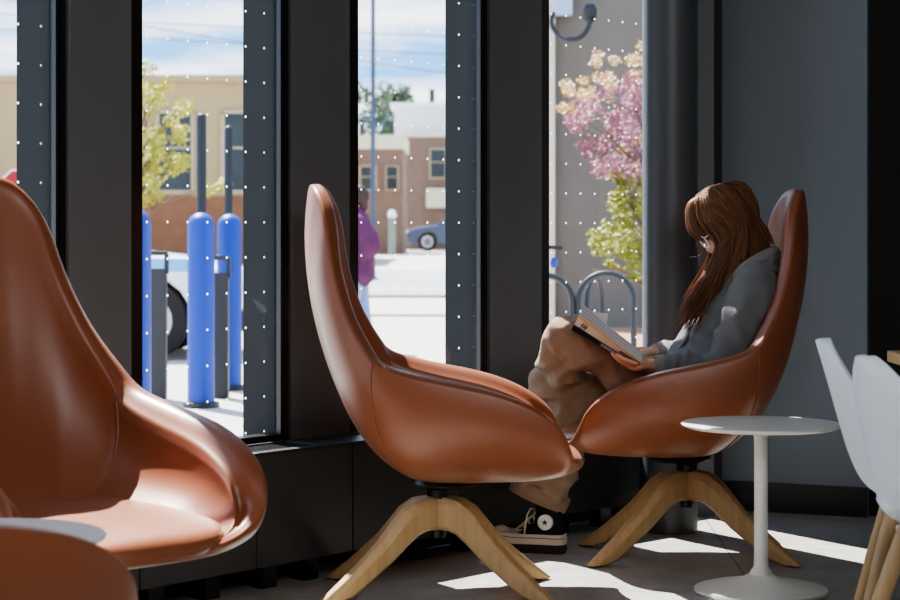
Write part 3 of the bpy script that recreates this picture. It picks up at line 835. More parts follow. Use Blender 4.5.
for i,(x0,y0,x1,y1,Yw,lab) in enumerate(((100,14,900,40,70,'upper overhead cable crossing the sky'),(100,30,900,62,74,'lower overhead cable crossing the sky'),(-60,-20,420,60,66,'steep overhead cable descending to the right'))):
    a = at(x0,y0,Yw); b = at(x1,y1,Yw); a = a+(a-b)*.6; b = b+(b-a)*.5
    pts = [a.lerp(b,t/20)-Vector((0,0,.8*4*(t/20)*(1-t/20)-.4)) for t in range(21)]
    o = MB().tube([p-pts[0] for p in pts],.018,6).build('overhead_cable', M['cable'], smooth=True); o.location = pts[0]
    tag(o, lab, 'cable', 'overhead cables across the road')

# bike rack and bicycle
Y = 11.2; root = thing('bike_rack', 'wavy grey steel bike rack before the grey stucco wall', 'bike rack', (at(606,0,Y).x,Y,-.02))
kx = Y/2000
def hoop(px, w_, ztop, yy=0, th=0):
    x = (px-606)*kx; hw = w_/2
    pts = [(-hw,0,0),(-hw,0,ztop-hw-.05)]+[(-hw*cos(a),0,ztop-hw*1.0+hw*sin(a)) for a in (R(k) for k in range(0,181,12))]+[(hw,0,ztop-hw-.05),(hw,0,0)]
    return [Vector((x+p[0]*cos(th), yy+p[0]*sin(th), p[2])) for p in pts]
for px, w_, zt, yy, th in ((606,.31,.86,0,0),(545,.31,.85,0,0),(601,.30,.83,.5,R(68))):
    MB().tube(hoop(px,w_,zt,yy,th),.0175,12).build('hoop', M['steel'], root, smooth=True)
MB().box((0,0,.012),(.9,.08,.012)).build('rail', M['steel'], root)
Y = 12.2; root = thing('bicycle', 'dark bicycle locked at the rack, mostly behind the window post', 'bicycle', (at(528,0,Y).x-.52*cos(R(-72)),Y-.52*sin(R(-72)),-.02), R(-72))
for xx in (-.52,.52):
    w_ = MB(); rs = []
    for k in range(40):
        a = 2*pi*k/40; c0 = Vector((xx+.32*cos(a),0,.335+.32*sin(a))); d_ = Vector((cos(a),0,sin(a)))
        rs.append([c0+d_*.017*cos(b)+Vector((0,.017*sin(b),0)) for b in (2*pi*j/8 for j in range(8))])
    rs.append(rs[0]); w_.rings(rs, caps=(False,False)); wo = w_.build('wheel', M['tyre'], root, smooth=True)
    sp = MB()
    for k in range(16):
        a = 2*pi*k/16; sp.tube([(xx,0,.335),(xx+.31*cos(a),0,.335+.31*sin(a))],.002,4)
    sp.build('spokes', M['alloy'], wo)
f = MB()
for a,b in (((-.52,0,.335),(-.1,0,.30)),((-.1,0,.30),(-.18,0,.82)),((-.1,0,.30),(.36,0,.72)),((-.16,0,.74),(.35,0,.82)),((-.52,0,.335),(-.16,0,.74)),((.33,0,.9),(.52,0,.335))): f.tube([a,b],.016,10)
f.build('frame', M['polegrey'], root, smooth=True)
MB().tube([(.42,-.26,.99),(.40,-.1,1.0),(.34,0,.95),(.40,.1,1.0),(.42,.26,.99)],.013,8).build('handlebar', M['black'], root, smooth=True)
MB().ball((-.19,0,.86),(.13,.07,.035)).build('saddle', M['black'], root, smooth=True)
MB().ball((.44,.20,.90),(.024,.024,.036)).build('blue_lamp', M['blue'], root, smooth=True)
# ------------------------------------------------------------------ people
M['skin'] = mat('skin', (222,168,142), .5, sss=.15, bump=(300,.05))
M['hoodie'] = mat('grey_sweatshirt', (118,118,117), .9, sheen=.2, bump=(700,.25), var=(5,(106,106,106),.3))
M['hoodlight'] = mat('grey_sweatshirt_rib', (140,139,137), .9, sheen=.2, bump=(700,.25))
M['trouser'] = mat('tan_twill', (158,132,108), .9, sheen=.2, bump=(600,.2), var=(6,(144,118,96),.3))
M['hair'] = mat('auburn_hair', (148,102,70), .4, spec=.5, var=(60,(108,70,46),.25))
nt_ = M['hair'].node_tree
ge_ = nt_.nodes.new('ShaderNodeNewGeometry'); rr_ = nt_.nodes.new('ShaderNodeValToRGB')
for p_, c_ in ((0,(70,43,29)),(.5,(120,78,53)),(1,(180,128,88))):
    el_ = rr_.color_ramp.elements[0] if p_ == 0 else rr_.color_ramp.elements[1] if p_ == 1 else rr_.color_ramp.elements.new(.5)
    el_.position = p_; el_.color = s2l(c_)
nt_.links.new(ge_.outputs['Random Per Island'], rr_.inputs[0]); nt_.links.new(rr_.outputs[0], nt_.nodes['Principled BSDF'].inputs['Base Color'])
b_ = nt_.nodes['Principled BSDF']; tl_ = nt_.nodes.new('ShaderNodeBsdfTranslucent'); tl_.inputs[0].default_value = s2l((224,160,104))
mx_ = nt_.nodes.new('ShaderNodeMixShader'); mx_.inputs[0].default_value = .3
nt_.links.new(b_.outputs[0], mx_.inputs[1]); nt_.links.new(tl_.outputs[0], mx_.inputs[2]); nt_.links.new(mx_.outputs[0], nt_.nodes['Material Output'].inputs['Surface'])
M['haircap'] = mat('auburn_hair_under', (92,60,40), .7, spec=.2)
M['canvas'] = mat('black_canvas', (20,20,21), .85, bump=(900,.2))
M['rubber'] = mat('cream_rubber', (216,204,190), .6)
M['sole'] = mat('dark_outsole', (48,42,38), .8)
M['lace'] = mat('cream_lace', (220,208,194), .8)
M['glasses'] = mat('pale_clear_frame', (236,236,236), .2)
M['eyewhite'] = mat('eye_white', (236,232,226), .2); M['iris'] = mat('iris', (70,60,40), .1)
M['lips'] = mat('lips', (196,118,108), .45)
M['purple'] = mat('purple_jacket', (98,44,88), .85, var=(9,(78,32,70),.25))
M['jean'] = mat('pale_blue_jeans', (128,150,190), .85)
M['darkhair'] = mat('dark_brown_hair', (50,36,28), .5)

def remesh(mb, voxel, smooth=4, fac=.5):
    me = bpy.data.meshes.new('tmp'); me.from_pydata([tuple(v) for v in mb.v], [], mb.f); me.update()
    bm = bmesh.new(); bm.from_mesh(me); bmesh.ops.recalc_face_normals(bm, faces=bm.faces); bm.to_mesh(me); bm.free()
    o = bpy.data.objects.new('tmp', me); COL.objects.link(o)
    md = o.modifiers.new('r','REMESH'); md.mode = 'VOXEL'; md.voxel_size = voxel
    if smooth:
        md = o.modifiers.new('s','SMOOTH'); md.factor = fac; md.iterations = smooth
    bpy.context.view_layer.update()
    out = bpy.data.meshes.new_from_object(o.evaluated_get(bpy.context.evaluated_depsgraph_get()))
    bpy.data.objects.remove(o)
    return out
def mesh_obj(name, me, m, parent=None, base=None, disp=None):
    if disp:
        ns = [v.normal.copy() for v in me.vertices]
        for v, n in zip(me.vertices, ns): v.co = v.co + n*disp(v.co, n)
    if base is not None:
        for v in me.vertices: v.co -= Vector(base)
    me.materials.clear(); me.materials.append(m)
    for p in me.polygons: p.use_smooth = True
    o = bpy.data.objects.new(name, me); COL.objects.link(o)
    if parent is not None: o.parent = parent
    return o
def limb(mb, pts, rad, n=18, up=(0,1,0), dens=5):
    """smooth limb through joints: pts 3-vectors, rad numbers or pairs"""
    rows = [tuple(p)+(tuple(r) if isinstance(r,(tuple,list)) else (r,r)) for p, r in zip(pts, rad)]
    sp = spline(rows, (len(rows)-1)*dens+1)
    c = [Vector(s[:3]) for s in sp]; r = [(s[3],s[4]) for s in sp]
    # rounded ends
    t0 = (c[0]-c[1]).normalized(); t1 = (c[-1]-c[-2]).normalized()
    e0 = [(c[0]+t0*min(r[0])*k, (r[0][0]*q, r[0][1]*q)) for k, q in ((.55,.35),(.38,.72))]
    e1 = [(c[-1]+t1*min(r[-1])*k, (r[-1][0]*q, r[-1][1]*q)) for k, q in ((.38,.72),(.55,.35))]
    allp = e0+list(zip(c,r))+e1
    mb.tube([p for p,_ in allp],[q for _,q in allp], n, up=up)
V = Vector

# --- the reader's joints (place coordinates)
BX = .7916; BY = 6.68
PB = V((.80,BY,0))                                    # origin of the figure
pel = V((.80,BY,.54)); waist = V((.875,BY,.665)); chest = V((.955,BY,.80)); shl = V((1.005,BY,.905)); nkb = V((1.015,BY,.965))
hipR = V((.80,BY+.085,.525)); kneR = V((.442,6.775,.515)); ankR = V((.330,6.785,.115))
hipL = V((.80,BY-.09,.515)); kneL = V((.398,6.60,.722)); ankL = V((.325,6.895,.495))
shL = V((1.0,BY-.165,.90)); elL = V((.885,6.475,.648)); wrL = V((.660,6.470,.650))
shR = V((1.0,BY+.165,.90)); elR = V((.865,6.90,.66)); wrR = V((.690,6.745,.672))
hc = V((.918,BY-.005,1.111)); TH_ = R(37)
hf = V((-cos(TH_),0,-sin(TH_))); hu = V((-sin(TH_),0,cos(TH_))); hl = V((0,-1,0))    # forward, up, her left
HM = Matrix((hf, hl, hu)).transposed()
def hd(f, l, u): return hc + hf*f + hl*l + hu*u

body = MB()
# head: rings of face profile
SL = [(-.118,.066,-.02,.018),(-.112,.080,.0,.032),(-.098,.087,.035,.044),(-.078,.088,.058,.054),(-.05,.087,.078,.063),(-.022,.085,.09,.068),(.0,.084,.095,.070),(.03,.088,.098,.073),(.058,.083,.097,.073),(.085,.066,.087,.065),(.103,.043,.066,.050),(.113,.018,.035,.028)]
SLs = spline(SL, 56)
def headring(s, grow=0, bump=True):
    u, f, b, w_ = s; ring = []
    for i in range(48):
        a = 2*pi*i/48; c_, q_ = cos(a), sin(a)
        x = (f if c_ > 0 else b)*c_; y = w_*q_*(abs(q_)**-.12 if abs(q_) > .05 else 1)
        if bump and c_ > 0:
            def gs(du, dl, su, sl_): return math.exp(-((u-du)/su)**2-((y-dl)/sl_)**2)
            x += .016*gs(-.038,0,.016,.015) + .008*gs(-.012,0,.024,.012)
            x += .006*gs(-.072,0,.006,.020) + .005*gs(-.086,0,.006,.017) + .004*gs(-.108,0,.012,.02)
            x -= .009*(gs(0,.031,.012,.017)+gs(0,-.031,.012,.017))
            x += .004*(gs(.02,.03,.008,.02)+gs(.02,-.03,.008,.02))
        r = Vector((x,y,u)); 
        if grow: r = r + Vector((c_,q_,0))*grow
        ring.append(hd(r.x, r.y, r.z))
    return ring
body.rings([headring(s) for s in SLs])
for s in (1,-1):                                     # ears
    body.tube([hd(-.012,s*.064,.02),hd(-.02,s*.070,.012),hd(-.018,s*.070,-.012),hd(-.008,s*.066,-.028)],[(.008,.012),(.010,.02),(.008,.015),(.006,.008)],10)
limb(body,[hd(-.03,0,-.05),nkb+V((-.012,0,.03)),nkb+V((0,0,-.03)),shl],[(.052,.054),(.05,.052),(.06,.06),(.07,.09)])
limb(body,[pel+V((0,0,.02)),waist,chest,shl],[(.135,.085),(.125,.095),(.145,.10),(.13,.075)])
limb(body,[hipR,hipR.lerp(kneR,.5),kneR,kneR.lerp(ankR,.35),ankR],[.066,.058,.044,.036,.026])
limb(body,[hipL,hipL.lerp(kneL,.5),kneL,kneL.lerp(ankL,.35),ankL],[.064,.054,.046,.044,.030])
for sh, el, wr in ((shL,elL,wrL),(shR,elR,wrR)):
    limb(body,[sh,sh.lerp(el,.5),el,el.lerp(wr,.4),wr],[.046,.042,.036,.034,.024])
limb(body,[shR,shl,shL],[(.05,.05),(.07,.06),(.05,.05)],up=(0,0,1))
# feet in the shoes
footdirR = V((-.93,.34,0)).normalized()
heelR = V((.388,6.745,0))
limb(body,[ankR,heelR+footdirR*.05+V((0,0,.075)),heelR+footdirR*.13+V((0,0,.058)),heelR+footdirR*.20+V((0,0,.052))],[.028,.026,.017,.012])
footdirL = V((-.92,.10,-.14)).normalized()
limb(body,[ankL,ankL+footdirL*.03-(kneL-ankL).normalized()*.04],[.03,.024])
# hands
def finger(p, dirs, lens, r):
    pts = [V(p)]
    for d_, l_ in zip(dirs, lens): pts.append(pts[-1]+V(d_).normalized()*l_)
    rr = [r*1.08, r*1.02, r*.94, r*.78][:len(pts)]
    limb(body, pts, rr, n=10, up=(0,1,.3), dens=4)
# left hand: palm under the near cover, fingers pointing along it, thumb over the page edge
pk0 = wrL; kn = V((.592,6.418,.652))
limb(body,[wrL+V((.02,0,0)),wrL,wrL.lerp(kn,.5)+V((0,0,.002)),kn],[(.022,.026),(.022,.026),(.034,.017),(.036,.014)],up=(0,1,0))
for k, (dy, dz, ln, dd) in enumerate(((-.034,.013,.85,.28),(-.012,.006,1.0,.32),(.010,-.002,.95,.36),(.031,-.009,.75,.42))):
    finger(kn+V((.004*abs(k-1.3),dy,dz)),[(-1,-.12,dd),(-.94,.05,dd+.2),(-.80,.22,dd+.42)],[.040*ln,.026*ln,.020*ln],.0076 if k < 3 else .0066)
finger(wrL+V((-.022,-.026,.008)),[(-.7,-.5,.55),(-.62,-.2,.78),(-.85,.25,.35)],[.034,.030,.026],.0098)
# right hand: holds the far half from behind its lower corner
knR = V((.632,6.665,.675))
limb(body,[wrR+V((.015,.02,0)),wrR,wrR.lerp(knR,.5)+V((0,0,.004)),knR],[(.022,.024),(.022,.026),(.034,.017),(.035,.014)],up=(0,1,0))
for k, (dy, dz, ln) in enumerate(((-.042,.0,.85),(-.015,.002,1.0),(.013,0,.95),(.040,-.004,.75))):
    finger(knR+V((.003*abs(k-1.3),dy*.8,dz)),[(-.9,-.3,.1),(-.8,-.35,.45),(-.55,-.4,.7)],[.040*ln,.026*ln,.020*ln],.0076 if k < 3 else .0066)
finger(wrR+V((-.02,-.028,.01)),[(-.75,-.62,.22),(-.88,-.45,.02),(-.9,-.3,-.15)],[.034,.030,.026],.0096)
me = remesh(body, .0031, 2)
person = mesh_obj('person', me, M['skin'], None, PB); person.location = PB
tag(person, 'seated person with long auburn hair in grey hoodie reading a book, legs crossed', 'person')
def on(name, me, m, disp=None, par=None): return mesh_obj(name, me, m, par or person, PB, disp)

# face details
def fb(name, mb, m, par=None, **k):
    o = mb.build(name, m, par or person, smooth=True, **k)
    for v in o.data.vertices: v.co -= PB
    return o
for s in (1,-1):
    e_ = fb('eye', MB().ball(hd(.070,s*.031,.0),.0115,16,10), M['eyewhite'])
    fb('iris', MB().ball(hd(.0785,s*.031,-.003),(.004,.0052,.0052),12,8), M['iris'], e_)
    fb('eyebrow', MB().tube([hd(.086,s*.014,.021),hd(.086,s*.03,.026),hd(.076,s*.05,.020)],[.002,.0028,.0012],8), M['hair'])
fb('lips', MB().tube([hd(.080,.022,-.079),hd(.0915,.010,-.0775),hd(.0935,0,-.0785),hd(.0915,-.010,-.0775),hd(.080,-.022,-.079)],[(.001,.001),(.004,.003),(.0046,.003),(.004,.003),(.001,.001)],10), M['lips'])
gl = MB()
for s in (1,-1):
    ring = []
    for k in range(29):
        a = 2*pi*k/28; c_ = math.copysign(abs(cos(a))**.7,cos(a)); q_ = math.copysign(abs(sin(a))**.7,sin(a))
        ring.append(hd(.102-.012*abs(c_*.5+.5)*(1 if s*c_ > -2 else 0), s*(.034+.027*c_), -.004+.021*q_))
    gl.tube(ring,.0022,8,caps=(False,False))
gl.tube([hd(.100,.008,.004),hd(.104,0,.006),hd(.100,-.008,.004)],.0018,8)
gf = fb('eyeglasses', gl, M['glasses'])
for s in (1,-1):
    fb('temple_arm', MB().tube([hd(.092,s*.062,.008),hd(.03,s*.077,.010),hd(-.01,s*.079,.012),hd(-.03,s*.077,-.008)],.0019,8), M['glasses'], gf)

# --- clothing
def ridged(p, sc, seed=0):
    return 1-abs(noise.noise(V((p.x*sc[0]+seed,p.y*sc[1],p.z*sc[2]))))*2
hood = MB()
limb(hood,[pel+V((.0,0,.02)),waist,chest,shl],[(.175,.125),(.172,.128),(.180,.125),(.150,.095)],n=28)
limb(hood,[pel+V((-.02,0,-.03)),pel+V((.01,0,.05))],[(.172,.122),(.178,.128)],n=28)
limb(hood,[shR,shl+V((.01,0,.025)),shL],[(.07,.07),(.085,.06),(.07,.07)],up=(0,0,1))
for sh, el, wr in ((shL,elL,wrL),(shR,elR,wrR)):
    w2 = el.lerp(wr,.92)
    limb(hood,[sh,sh.lerp(el,.3),sh.lerp(el,.7),el,el.lerp(wr,.35),el.lerp(wr,.72),w2],[.076,.074,.064,.058,.052,.045,.034],n=22)
def sleeve_disp(co, n):
    d_ = .0035*noise.noise(co*14)
    for sh, el, wr in ((shL,elL,wrL),(shR,elR,wrR)):
        q = (co-el).length
        k = math.exp(-(q/.13)**2)
        ax = (wr-sh).normalized()
        t = (co-el).dot(ax)
        d_ += k*.020*(ridged(V((t*14,co.z*5,co.y*6)),(1,1,1),3)-.45)
        # gathered cuff
        ax2 = (wr-el).normalized(); t2 = (co-el).dot(ax2)/(wr-el).length
        if .3 < t2 < .95 and (co-el-ax2*(co-el).dot(ax2)).length < .08:
            d_ += .0045*sin(t2*37+noise.noise(co*16)*4.5)*sstep(.3,.5,t2)*sstep(.97,.85,t2)
    # long folds down the torso
    if abs(co.y-BY) < .19 and co.x < 1.0 and co.z < .92:
        d_ += .008*(ridged(V((co.y*9,co.x*5+co.z*4,1.7)),(1,1,1),9)-.5)
    ff = .013*(ridged(V((co.x*9+co.z*12,co.y*7,co.z*4-co.x*9)),(1,1,1),21)-.5)
    return d_+ff
hoodie = on('hoodie', remesh(hood,.0085,5), M['hoodie'], sleeve_disp)
# hood lying behind the neck, collar edges, zip, cuffs
hb = MB()
limb(hb,[V((1.045,BY-.10,.985)),V((1.085,BY-.06,.985)),V((1.098,BY,.985)),V((1.085,BY+.06,.985)),V((1.045,BY+.10,.985))],[(.022,.03),(.028,.034),(.03,.036),(.028,.034),(.022,.03)],n=18,up=None)
limb(hb,[V((1.055,BY,.985)),V((1.088,BY,.935)),V((1.085,BY,.86))],[(.115,.026),(.135,.032),(.085,.02)],n=22)
for s in (1,-1): limb(hb,[V((.965,BY+s*.125,.925)),V((1.01,BY+s*.13,.955)),V((1.06,BY+s*.11,.955)),V((1.09,BY+s*.06,.94))],[(.014,.02),(.02,.03),(.022,.034),(.022,.034)],n=16,up=None)
ho = on('hood', remesh(hb,.007,4), M['hoodie'], lambda co,n: .012*(ridged(V((co.x*16,co.y*9,co.z*22)),(1,1,1),4)-.5), hoodie)
eb = MB()
eb.tube(spline([tuple(V(p)) for p in ((.868,BY-.062,.835),(.905,BY-.092,.895),(.955,BY-.113,.955),(1.01,BY-.112,.995),(1.065,BY-.075,1.018),(1.088,BY,1.022),(1.065,BY+.075,1.018),(1.01,BY+.112,.995),(.955,BY+.113,.955),(.905,BY+.092,.895),(.868,BY+.062,.835))],50),[(.019,.011)]*50,14,up=None)
fb('hood_edge', eb, M['hoodlight'], ho)
zp = MB().tube([V((.895,BY-.055,.90)),V((.845,BY-.062,.83)),V((.79,BY-.058,.745)),V((.735,BY-.045,.66))],[(.012,.006)]*4,10,up=(0,1,0))
o = fb('zip_placket', zp, M['hoodlight'], hoodie)
for el, wr in ((elL,wrL),(elR,wrR)):
    ax = (wr-el); c0 = el+ax*.84; c1 = el+ax*1.0
    o = fb('cuff', MB().tube([c0,c0.lerp(c1,.1),c0.lerp(c1,.5),c0.lerp(c1,.9),c1],[.036,.040,.036,.035,.031],22), M['hoodlight'], hoodie)

tr = MB()
limb(tr,[pel+V((.05,0,.03)),pel,pel+V((-.08,0,-.01))],[(.165,.115),(.17,.11),(.165,.10)],n=26)
cufR = V((.312,6.785,.212))
limb(tr,[hipR,hipR.lerp(kneR,.5),kneR+V((-.008,0,.01)),kneR.lerp(cufR,.4),kneR.lerp(cufR,.8),cufR],[.092,.085,.076,.082,(.076,.094),(.078,.102)],n=26)
limb(tr,[hipL,hipL.lerp(kneL,.5),hipL.lerp(kneL,.85),kneL+V((-.012,0,.0)),kneL.lerp(ankL,.22),kneL.lerp(ankL,.55),kneL.lerp(ankL,.86)],[.090,.078,.080,.080,.082,.074,.070],n=26)
def tr_disp(co, n):
    d_ = .004*noise.noise(co*11)
    for k_, h_ in ((kneL,hipL),(kneR,hipR)):
        q = (co-k_).length
        d_ += .014*math.exp(-(q/.17)**2)*(ridged(V((co.x*11+co.z*7,co.y*8,co.z*6-co.x*6)),(1,1,1),2)-.5)
        ax = (k_-h_).normalized(); t = (co-h_).dot(ax)
        d_ += .013*(ridged(V((t*11+co.z*6,co.y*5,co.z*9)),(1,1,1),6)-.5)*sstep(.02,.2,t)
    d_ += .006*(ridged(V((co.x*19+co.z*15,co.y*13,co.z*9)),(1,1,1),31)-.5)
    if co.z < .5 and co.x < .45: d_ += .009*(ridged(V((co.x*10,co.y*10,co.z*3)),(1,1,1),12)-.5)
    return d_
trousers = on('trousers', remesh(tr,.0085,4), M['trouser'], tr_disp)
hem = MB()
ax = (cufR-kneR).normalized()
hem.tube([cufR-ax*.005,cufR+ax*.022,cufR+ax*.045],[(.080,.104),(.081,.106),(.079,.104)],32,up=(0,1,0))
fb('hem', hem, M['trouser'], trousers)
ax = (ankL-kneL).normalized(); c0 = kneL.lerp(ankL,.86)
fb('hem', MB().tube([c0,c0+ax*.025,c0+ax*.045],[.072,.073,.071],28), M['trouser'], trousers)

# high-top canvas shoes, built with the toe along +x and the heel at x=0
def shoe():
    root = bpy.data.objects.new('canvas_shoe', None)
    up = MB()
    L = .272
    def outline(x):                                    # half width of the foot plan
        t = x/L
        return .037*math.sqrt(max(0,1-(max(0,.10-t)/.10)**2))*1.0 if t < .10 else (.037+.012*sstep(.15,.65,t))*math.sqrt(max(0,1-(max(0,t-.72)/.285)**2))
    rs = []
    for k in range(25):
        x = .004+(L-.012)*k/24; hw = max(.006,outline(x)+.001); t = x/L
        ztop = .105-.040*sstep(.28,.62,t)-.012*sstep(.8,1,t)
        if t < .06: ztop -= .01
        rs.append([Vector((x, hw*math.copysign(abs(cos(a))**.8,cos(a)), .035+(ztop-.035)*(.5+.5*sin(a)) if True else 0)) for a in (2*pi*i/20 for i in range(20))])
    up.rings(rs)
    limb(up,[V((.06,0,.05)),V((.058,0,.10)),V((.056,0,.145)),V((.056,0,.165))],[(.038,.052),(.035,.047),(.036,.046),(.037,.047)],n=22)
    me = remesh(up,.0045,4)
    me.materials.clear(); me.materials.append(M['canvas'])
    for p in me.polygons: p.use_smooth = True
    u = bpy.data.objects.new('canvas_shoe', me); COL.objects.link(u)
    def slab(z0, z1, g0, g1, name, m, spring=.010):
        mb = MB(); rs = []
        pts = []
        n = 40
        plan = []
        for i in range(n+1):
            x = L*(1-cos(pi*i/n))/2; plan.append((x,outline(x)))
        loop = [(x,w) for x,w in plan]+[(x,-w) for x,w in reversed(plan[1:-1])]
        for z, g in ((z0,g0),((z0+z1)/2,max(g0,g1)+.001),(z1,g1)):
            rs.append([Vector((x+g*(2*x/L-1), w+math.copysign(g,w) if abs(w) > 1e-6 else w, z+spring*sstep(.6*L,L,x))) for x,w in loop])
        mb.rings(rs); return mb.build(name, m, u, smooth=True, angle=50)
    slab(0,.030,.001,.003,'outsole',M['sole']); slab(.0305,.064,.004,.003,'midsole',M['rubber'])
    st = MB(); n = 40
    pts = []
    for i in range(2,n-3):
        x = L*(1-cos(pi*i/n))/2; pts.append((x+.004*(2*x/L-1), outline(x)+.0052, .052+.01*sstep(.6*L,L,x)))
    st.tube(pts,.0012,6); st.build('stripe', M['black'], u)
    st = MB(); st.tube([(a,-b,c) for a,b,c in pts],.0012,6); st.build('stripe', M['black'], u)
    MB().ball((L*.86,0,.064),(.036,.040,.020),18,10).build('toe_cap', M['rubber'], u, smooth=True)
    lc = MB()
    for k in range(6):
        x = .175-.015*k; z = .066+.0128*k; hw = .026-.001*k
        lc.tube([(x+.006,-hw,z-.004),(x,-hw*.5,z+.004),(x-.002,0,z+.006),(x,hw*.5,z+.004),(x+.006,hw,z-.004)],.0032,6)
    lo = lc.build('laces', M['lace'], u, smooth=True)
    for s in (1,-1):
        MB().tube([(.105,s*.004,.142),(.112,s*.03,.15),(.12,s*.043,.13),(.125,s*.047,.095),(.128,s*.052,.06)],.003,8).build('lace_end', M['lace'], u, smooth=True)
        for k in range(4):
            MB().ball((.155-.018*k,s*(.036-.0005*k),.075+.015*k),(.004,.002,.004),10,6).build('eyelet', M['rubber'], u, smooth=True)
    # round patch with a star on the inner ankle
    for s in (1,):
        c0 = Vector((.054,s*.0535,.108))
        pt = MB(); rs = [[c0+Vector((r*cos(2*pi*i/32), s*d_, r*sin(2*pi*i/32))) for i in range(32)] for r,d_ in ((.026,-.012),(.026,.0025),(.024,.0035),(.021,.0035),(.0205,.0028),(.001,.0028))]
        pt.rings(rs); po = pt.build('ankle_patch', M['signwhite'], u, smooth=True, angle=30)
        sr = [( .0115 if i%2 == 0 else .0048) for i in range(10)]
        sm = MB(); sm.rings([[c0+Vector((sr[i]*sin(2*pi*i/10), s*(.0028+d_), sr[i]*cos(2*pi*i/10))) for i in range(10)] for d_ in (0,.0012)])
        sm.build('star', M['black'], po)
        rg = MB(); ring = [c0+Vector((.0165*cos(2*pi*i/32), s*.003, .0165*sin(2*pi*i/32))) for i in range(33)]
    bpy.data.objects.remove(root)
    return u
shR_ = shoe(); shR_.parent = person
# right shoe: toe along footdirR; her inner side (towards the viewer) carries the patch
def frame(o, heel, fwd, up, mirror):
    f = fwd.normalized(); u_ = (up-f*up.dot(f)).normalized(); l_ = u_.cross(f)
    m = Matrix((f, l_, u_)).transposed().to_4x4(); m.translation = heel-PB
    o.matrix_local = m
frame(shR_, heelR, footdirR, V((0,0,1)), False)
shL_ = shR_.copy(); COL.objects.link(shL_)
for ch in [x for x in scene.objects if x.parent == shR_]: copy_tree(ch, shL_)
shL_.parent = person
upL = (kneL-ankL); frame(shL_, ankL-footdirL*.055-upL.normalized()*.10, footdirL, upL, True)

# --- hair: a close cap and long separate locks
rng = random.Random(11)
hr = MB()
cap = [s for s in SLs]
def scalp(a, u, grow=.012, side=1):
    """point on the head at angle a from the face (0) round to the nape (pi), height u"""
    k = min(range(len(SLs)), key=lambda i: abs(SLs[i][0]-u)); s = SLs[k]
    c_, q_ = cos(a), sin(a)
    x = (s[1] if c_ > 0 else s[2])*c_; y = s[3]*q_
    return hd(x+c_*grow, side*(y+q_*grow), u)
hm = MB(); rs = []
for s in SLs:
    if s[0] < -.06: continue
    u = s[0]; ring = []
    for i in range(48):
        a = 2*pi*i/48; aa = a if a <= pi else 2*pi-a
        face = sstep(1.25,.85,aa)*sstep(.062,.045,u)          # keep the face open
        gsz = .010*(1-face)-.012*face
        c_, q_ = cos(a), sin(a)
        x = (s[1] if c_ > 0 else s[2])*c_; y = s[3]*q_
        ring.append(hd(x+c_*gsz, y+q_*gsz, u+.010*sstep(.07,.11,u)))
    rs.append(ring)
hm.rings(rs)
on('hair_cap', remesh(hm,.006,2), M['haircap'])
def lock(mb, pts, r):
    sp = [Vector(p) for p in spline([tuple(p) for p in pts], 15)]
    N = len(sp)
    mb.tube(sp,[r*(.75+.5*sin(pi*k/(N-1)))*(1-.75*max(0,(k/(N-1)-.75)/.25)) for k in range(N)],3,caps=(True,True))
def jit(v, s): return V(v)+V((rng.gauss(0,s),rng.gauss(0,s),rng.gauss(0,s)))
def long_lock(side, a, loose=1.0):
    lay = rng.uniform(.008,.020)
    fr = .055-.135*(a/pi)**.9+rng.gauss(0,.008)
    pr = hd(fr, side*rng.uniform(-.004,.014), .124+rng.uniform(.0,.010)-9*max(0,-fr-.015)**2)
    pm = hd(fr*.9+.02*cos(a), side*(.046+rng.gauss(0,.004)), .116+lay*.6-8*max(0,-fr-.015)**2)
    bk_ = .012*sstep(1.5,2.6,a)
    p1 = scalp(a, .076+rng.gauss(0,.006), lay+.008+bk_, side)
    p2 = scalp(a, .015+rng.gauss(0,.01), lay+.004+bk_, side)
    p3 = scalp(a*.98, -.035, lay+.006, side)
    t = sstep(.9,2.75,a)
    tip_px = 686+78*t+rng.gauss(0,5); tip_py = 322-70*t+rng.gauss(0,7)
    Yt = BY - side*(.105+.02*sin(a*7)+rng.gauss(0,.010)) if t < .55 else BY-side*(.115*(1-(t-.55)/.45*.7)+rng.gauss(0,.008))
    tip = at(tip_px, tip_py, Yt)
    mid = p3.lerp(tip,.45); mid.y = BY-side*(.092+rng.gauss(0,.007)); mid.x += .012*(1-t)+rng.gauss(0,.004); mid.z -= .004
    if t > .75: mid = p3.lerp(tip,.5)+V((.012,0,0))
    wob = rng.gauss(0,.006)
    q_ = mid.lerp(tip,.6)+V((wob,rng.gauss(0,.004),0))
    lock(hr,[pr,pm,p1,p2,p3,mid,q_,tip+V((rng.gauss(0,.004),0,0))],rng.uniform(.0011,.0021))
for side, n in ((1,860),(-1,420)):
    for _ in range(n):
        long_lock(side, rng.uniform(.80,2.95) if rng.random() < .7 else rng.uniform(.8,1.5))
# back of the head
for _ in range(170):
    a = rng.uniform(2.5,3.14); side = rng.choice((1,-1)); lay = rng.uniform(.008,.02)
    pr = hd(-.045+rng.gauss(0,.01), side*rng.uniform(0,.02), .118)
    p1 = scalp(a,.068,lay+.016,side); p2 = scalp(a,.0,lay+.018,side); p3 = scalp(a,-.05,lay+.008,side)
    tip = V((1.035+rng.uniform(-.03,.03), BY-side*rng.uniform(.0,.09), .985+rng.uniform(-.02,.02)))
    lock(hr,[pr,p1,p2,p3,p3.lerp(tip,.55)+V((.012,0,.0)),tip],rng.uniform(.0012,.002))
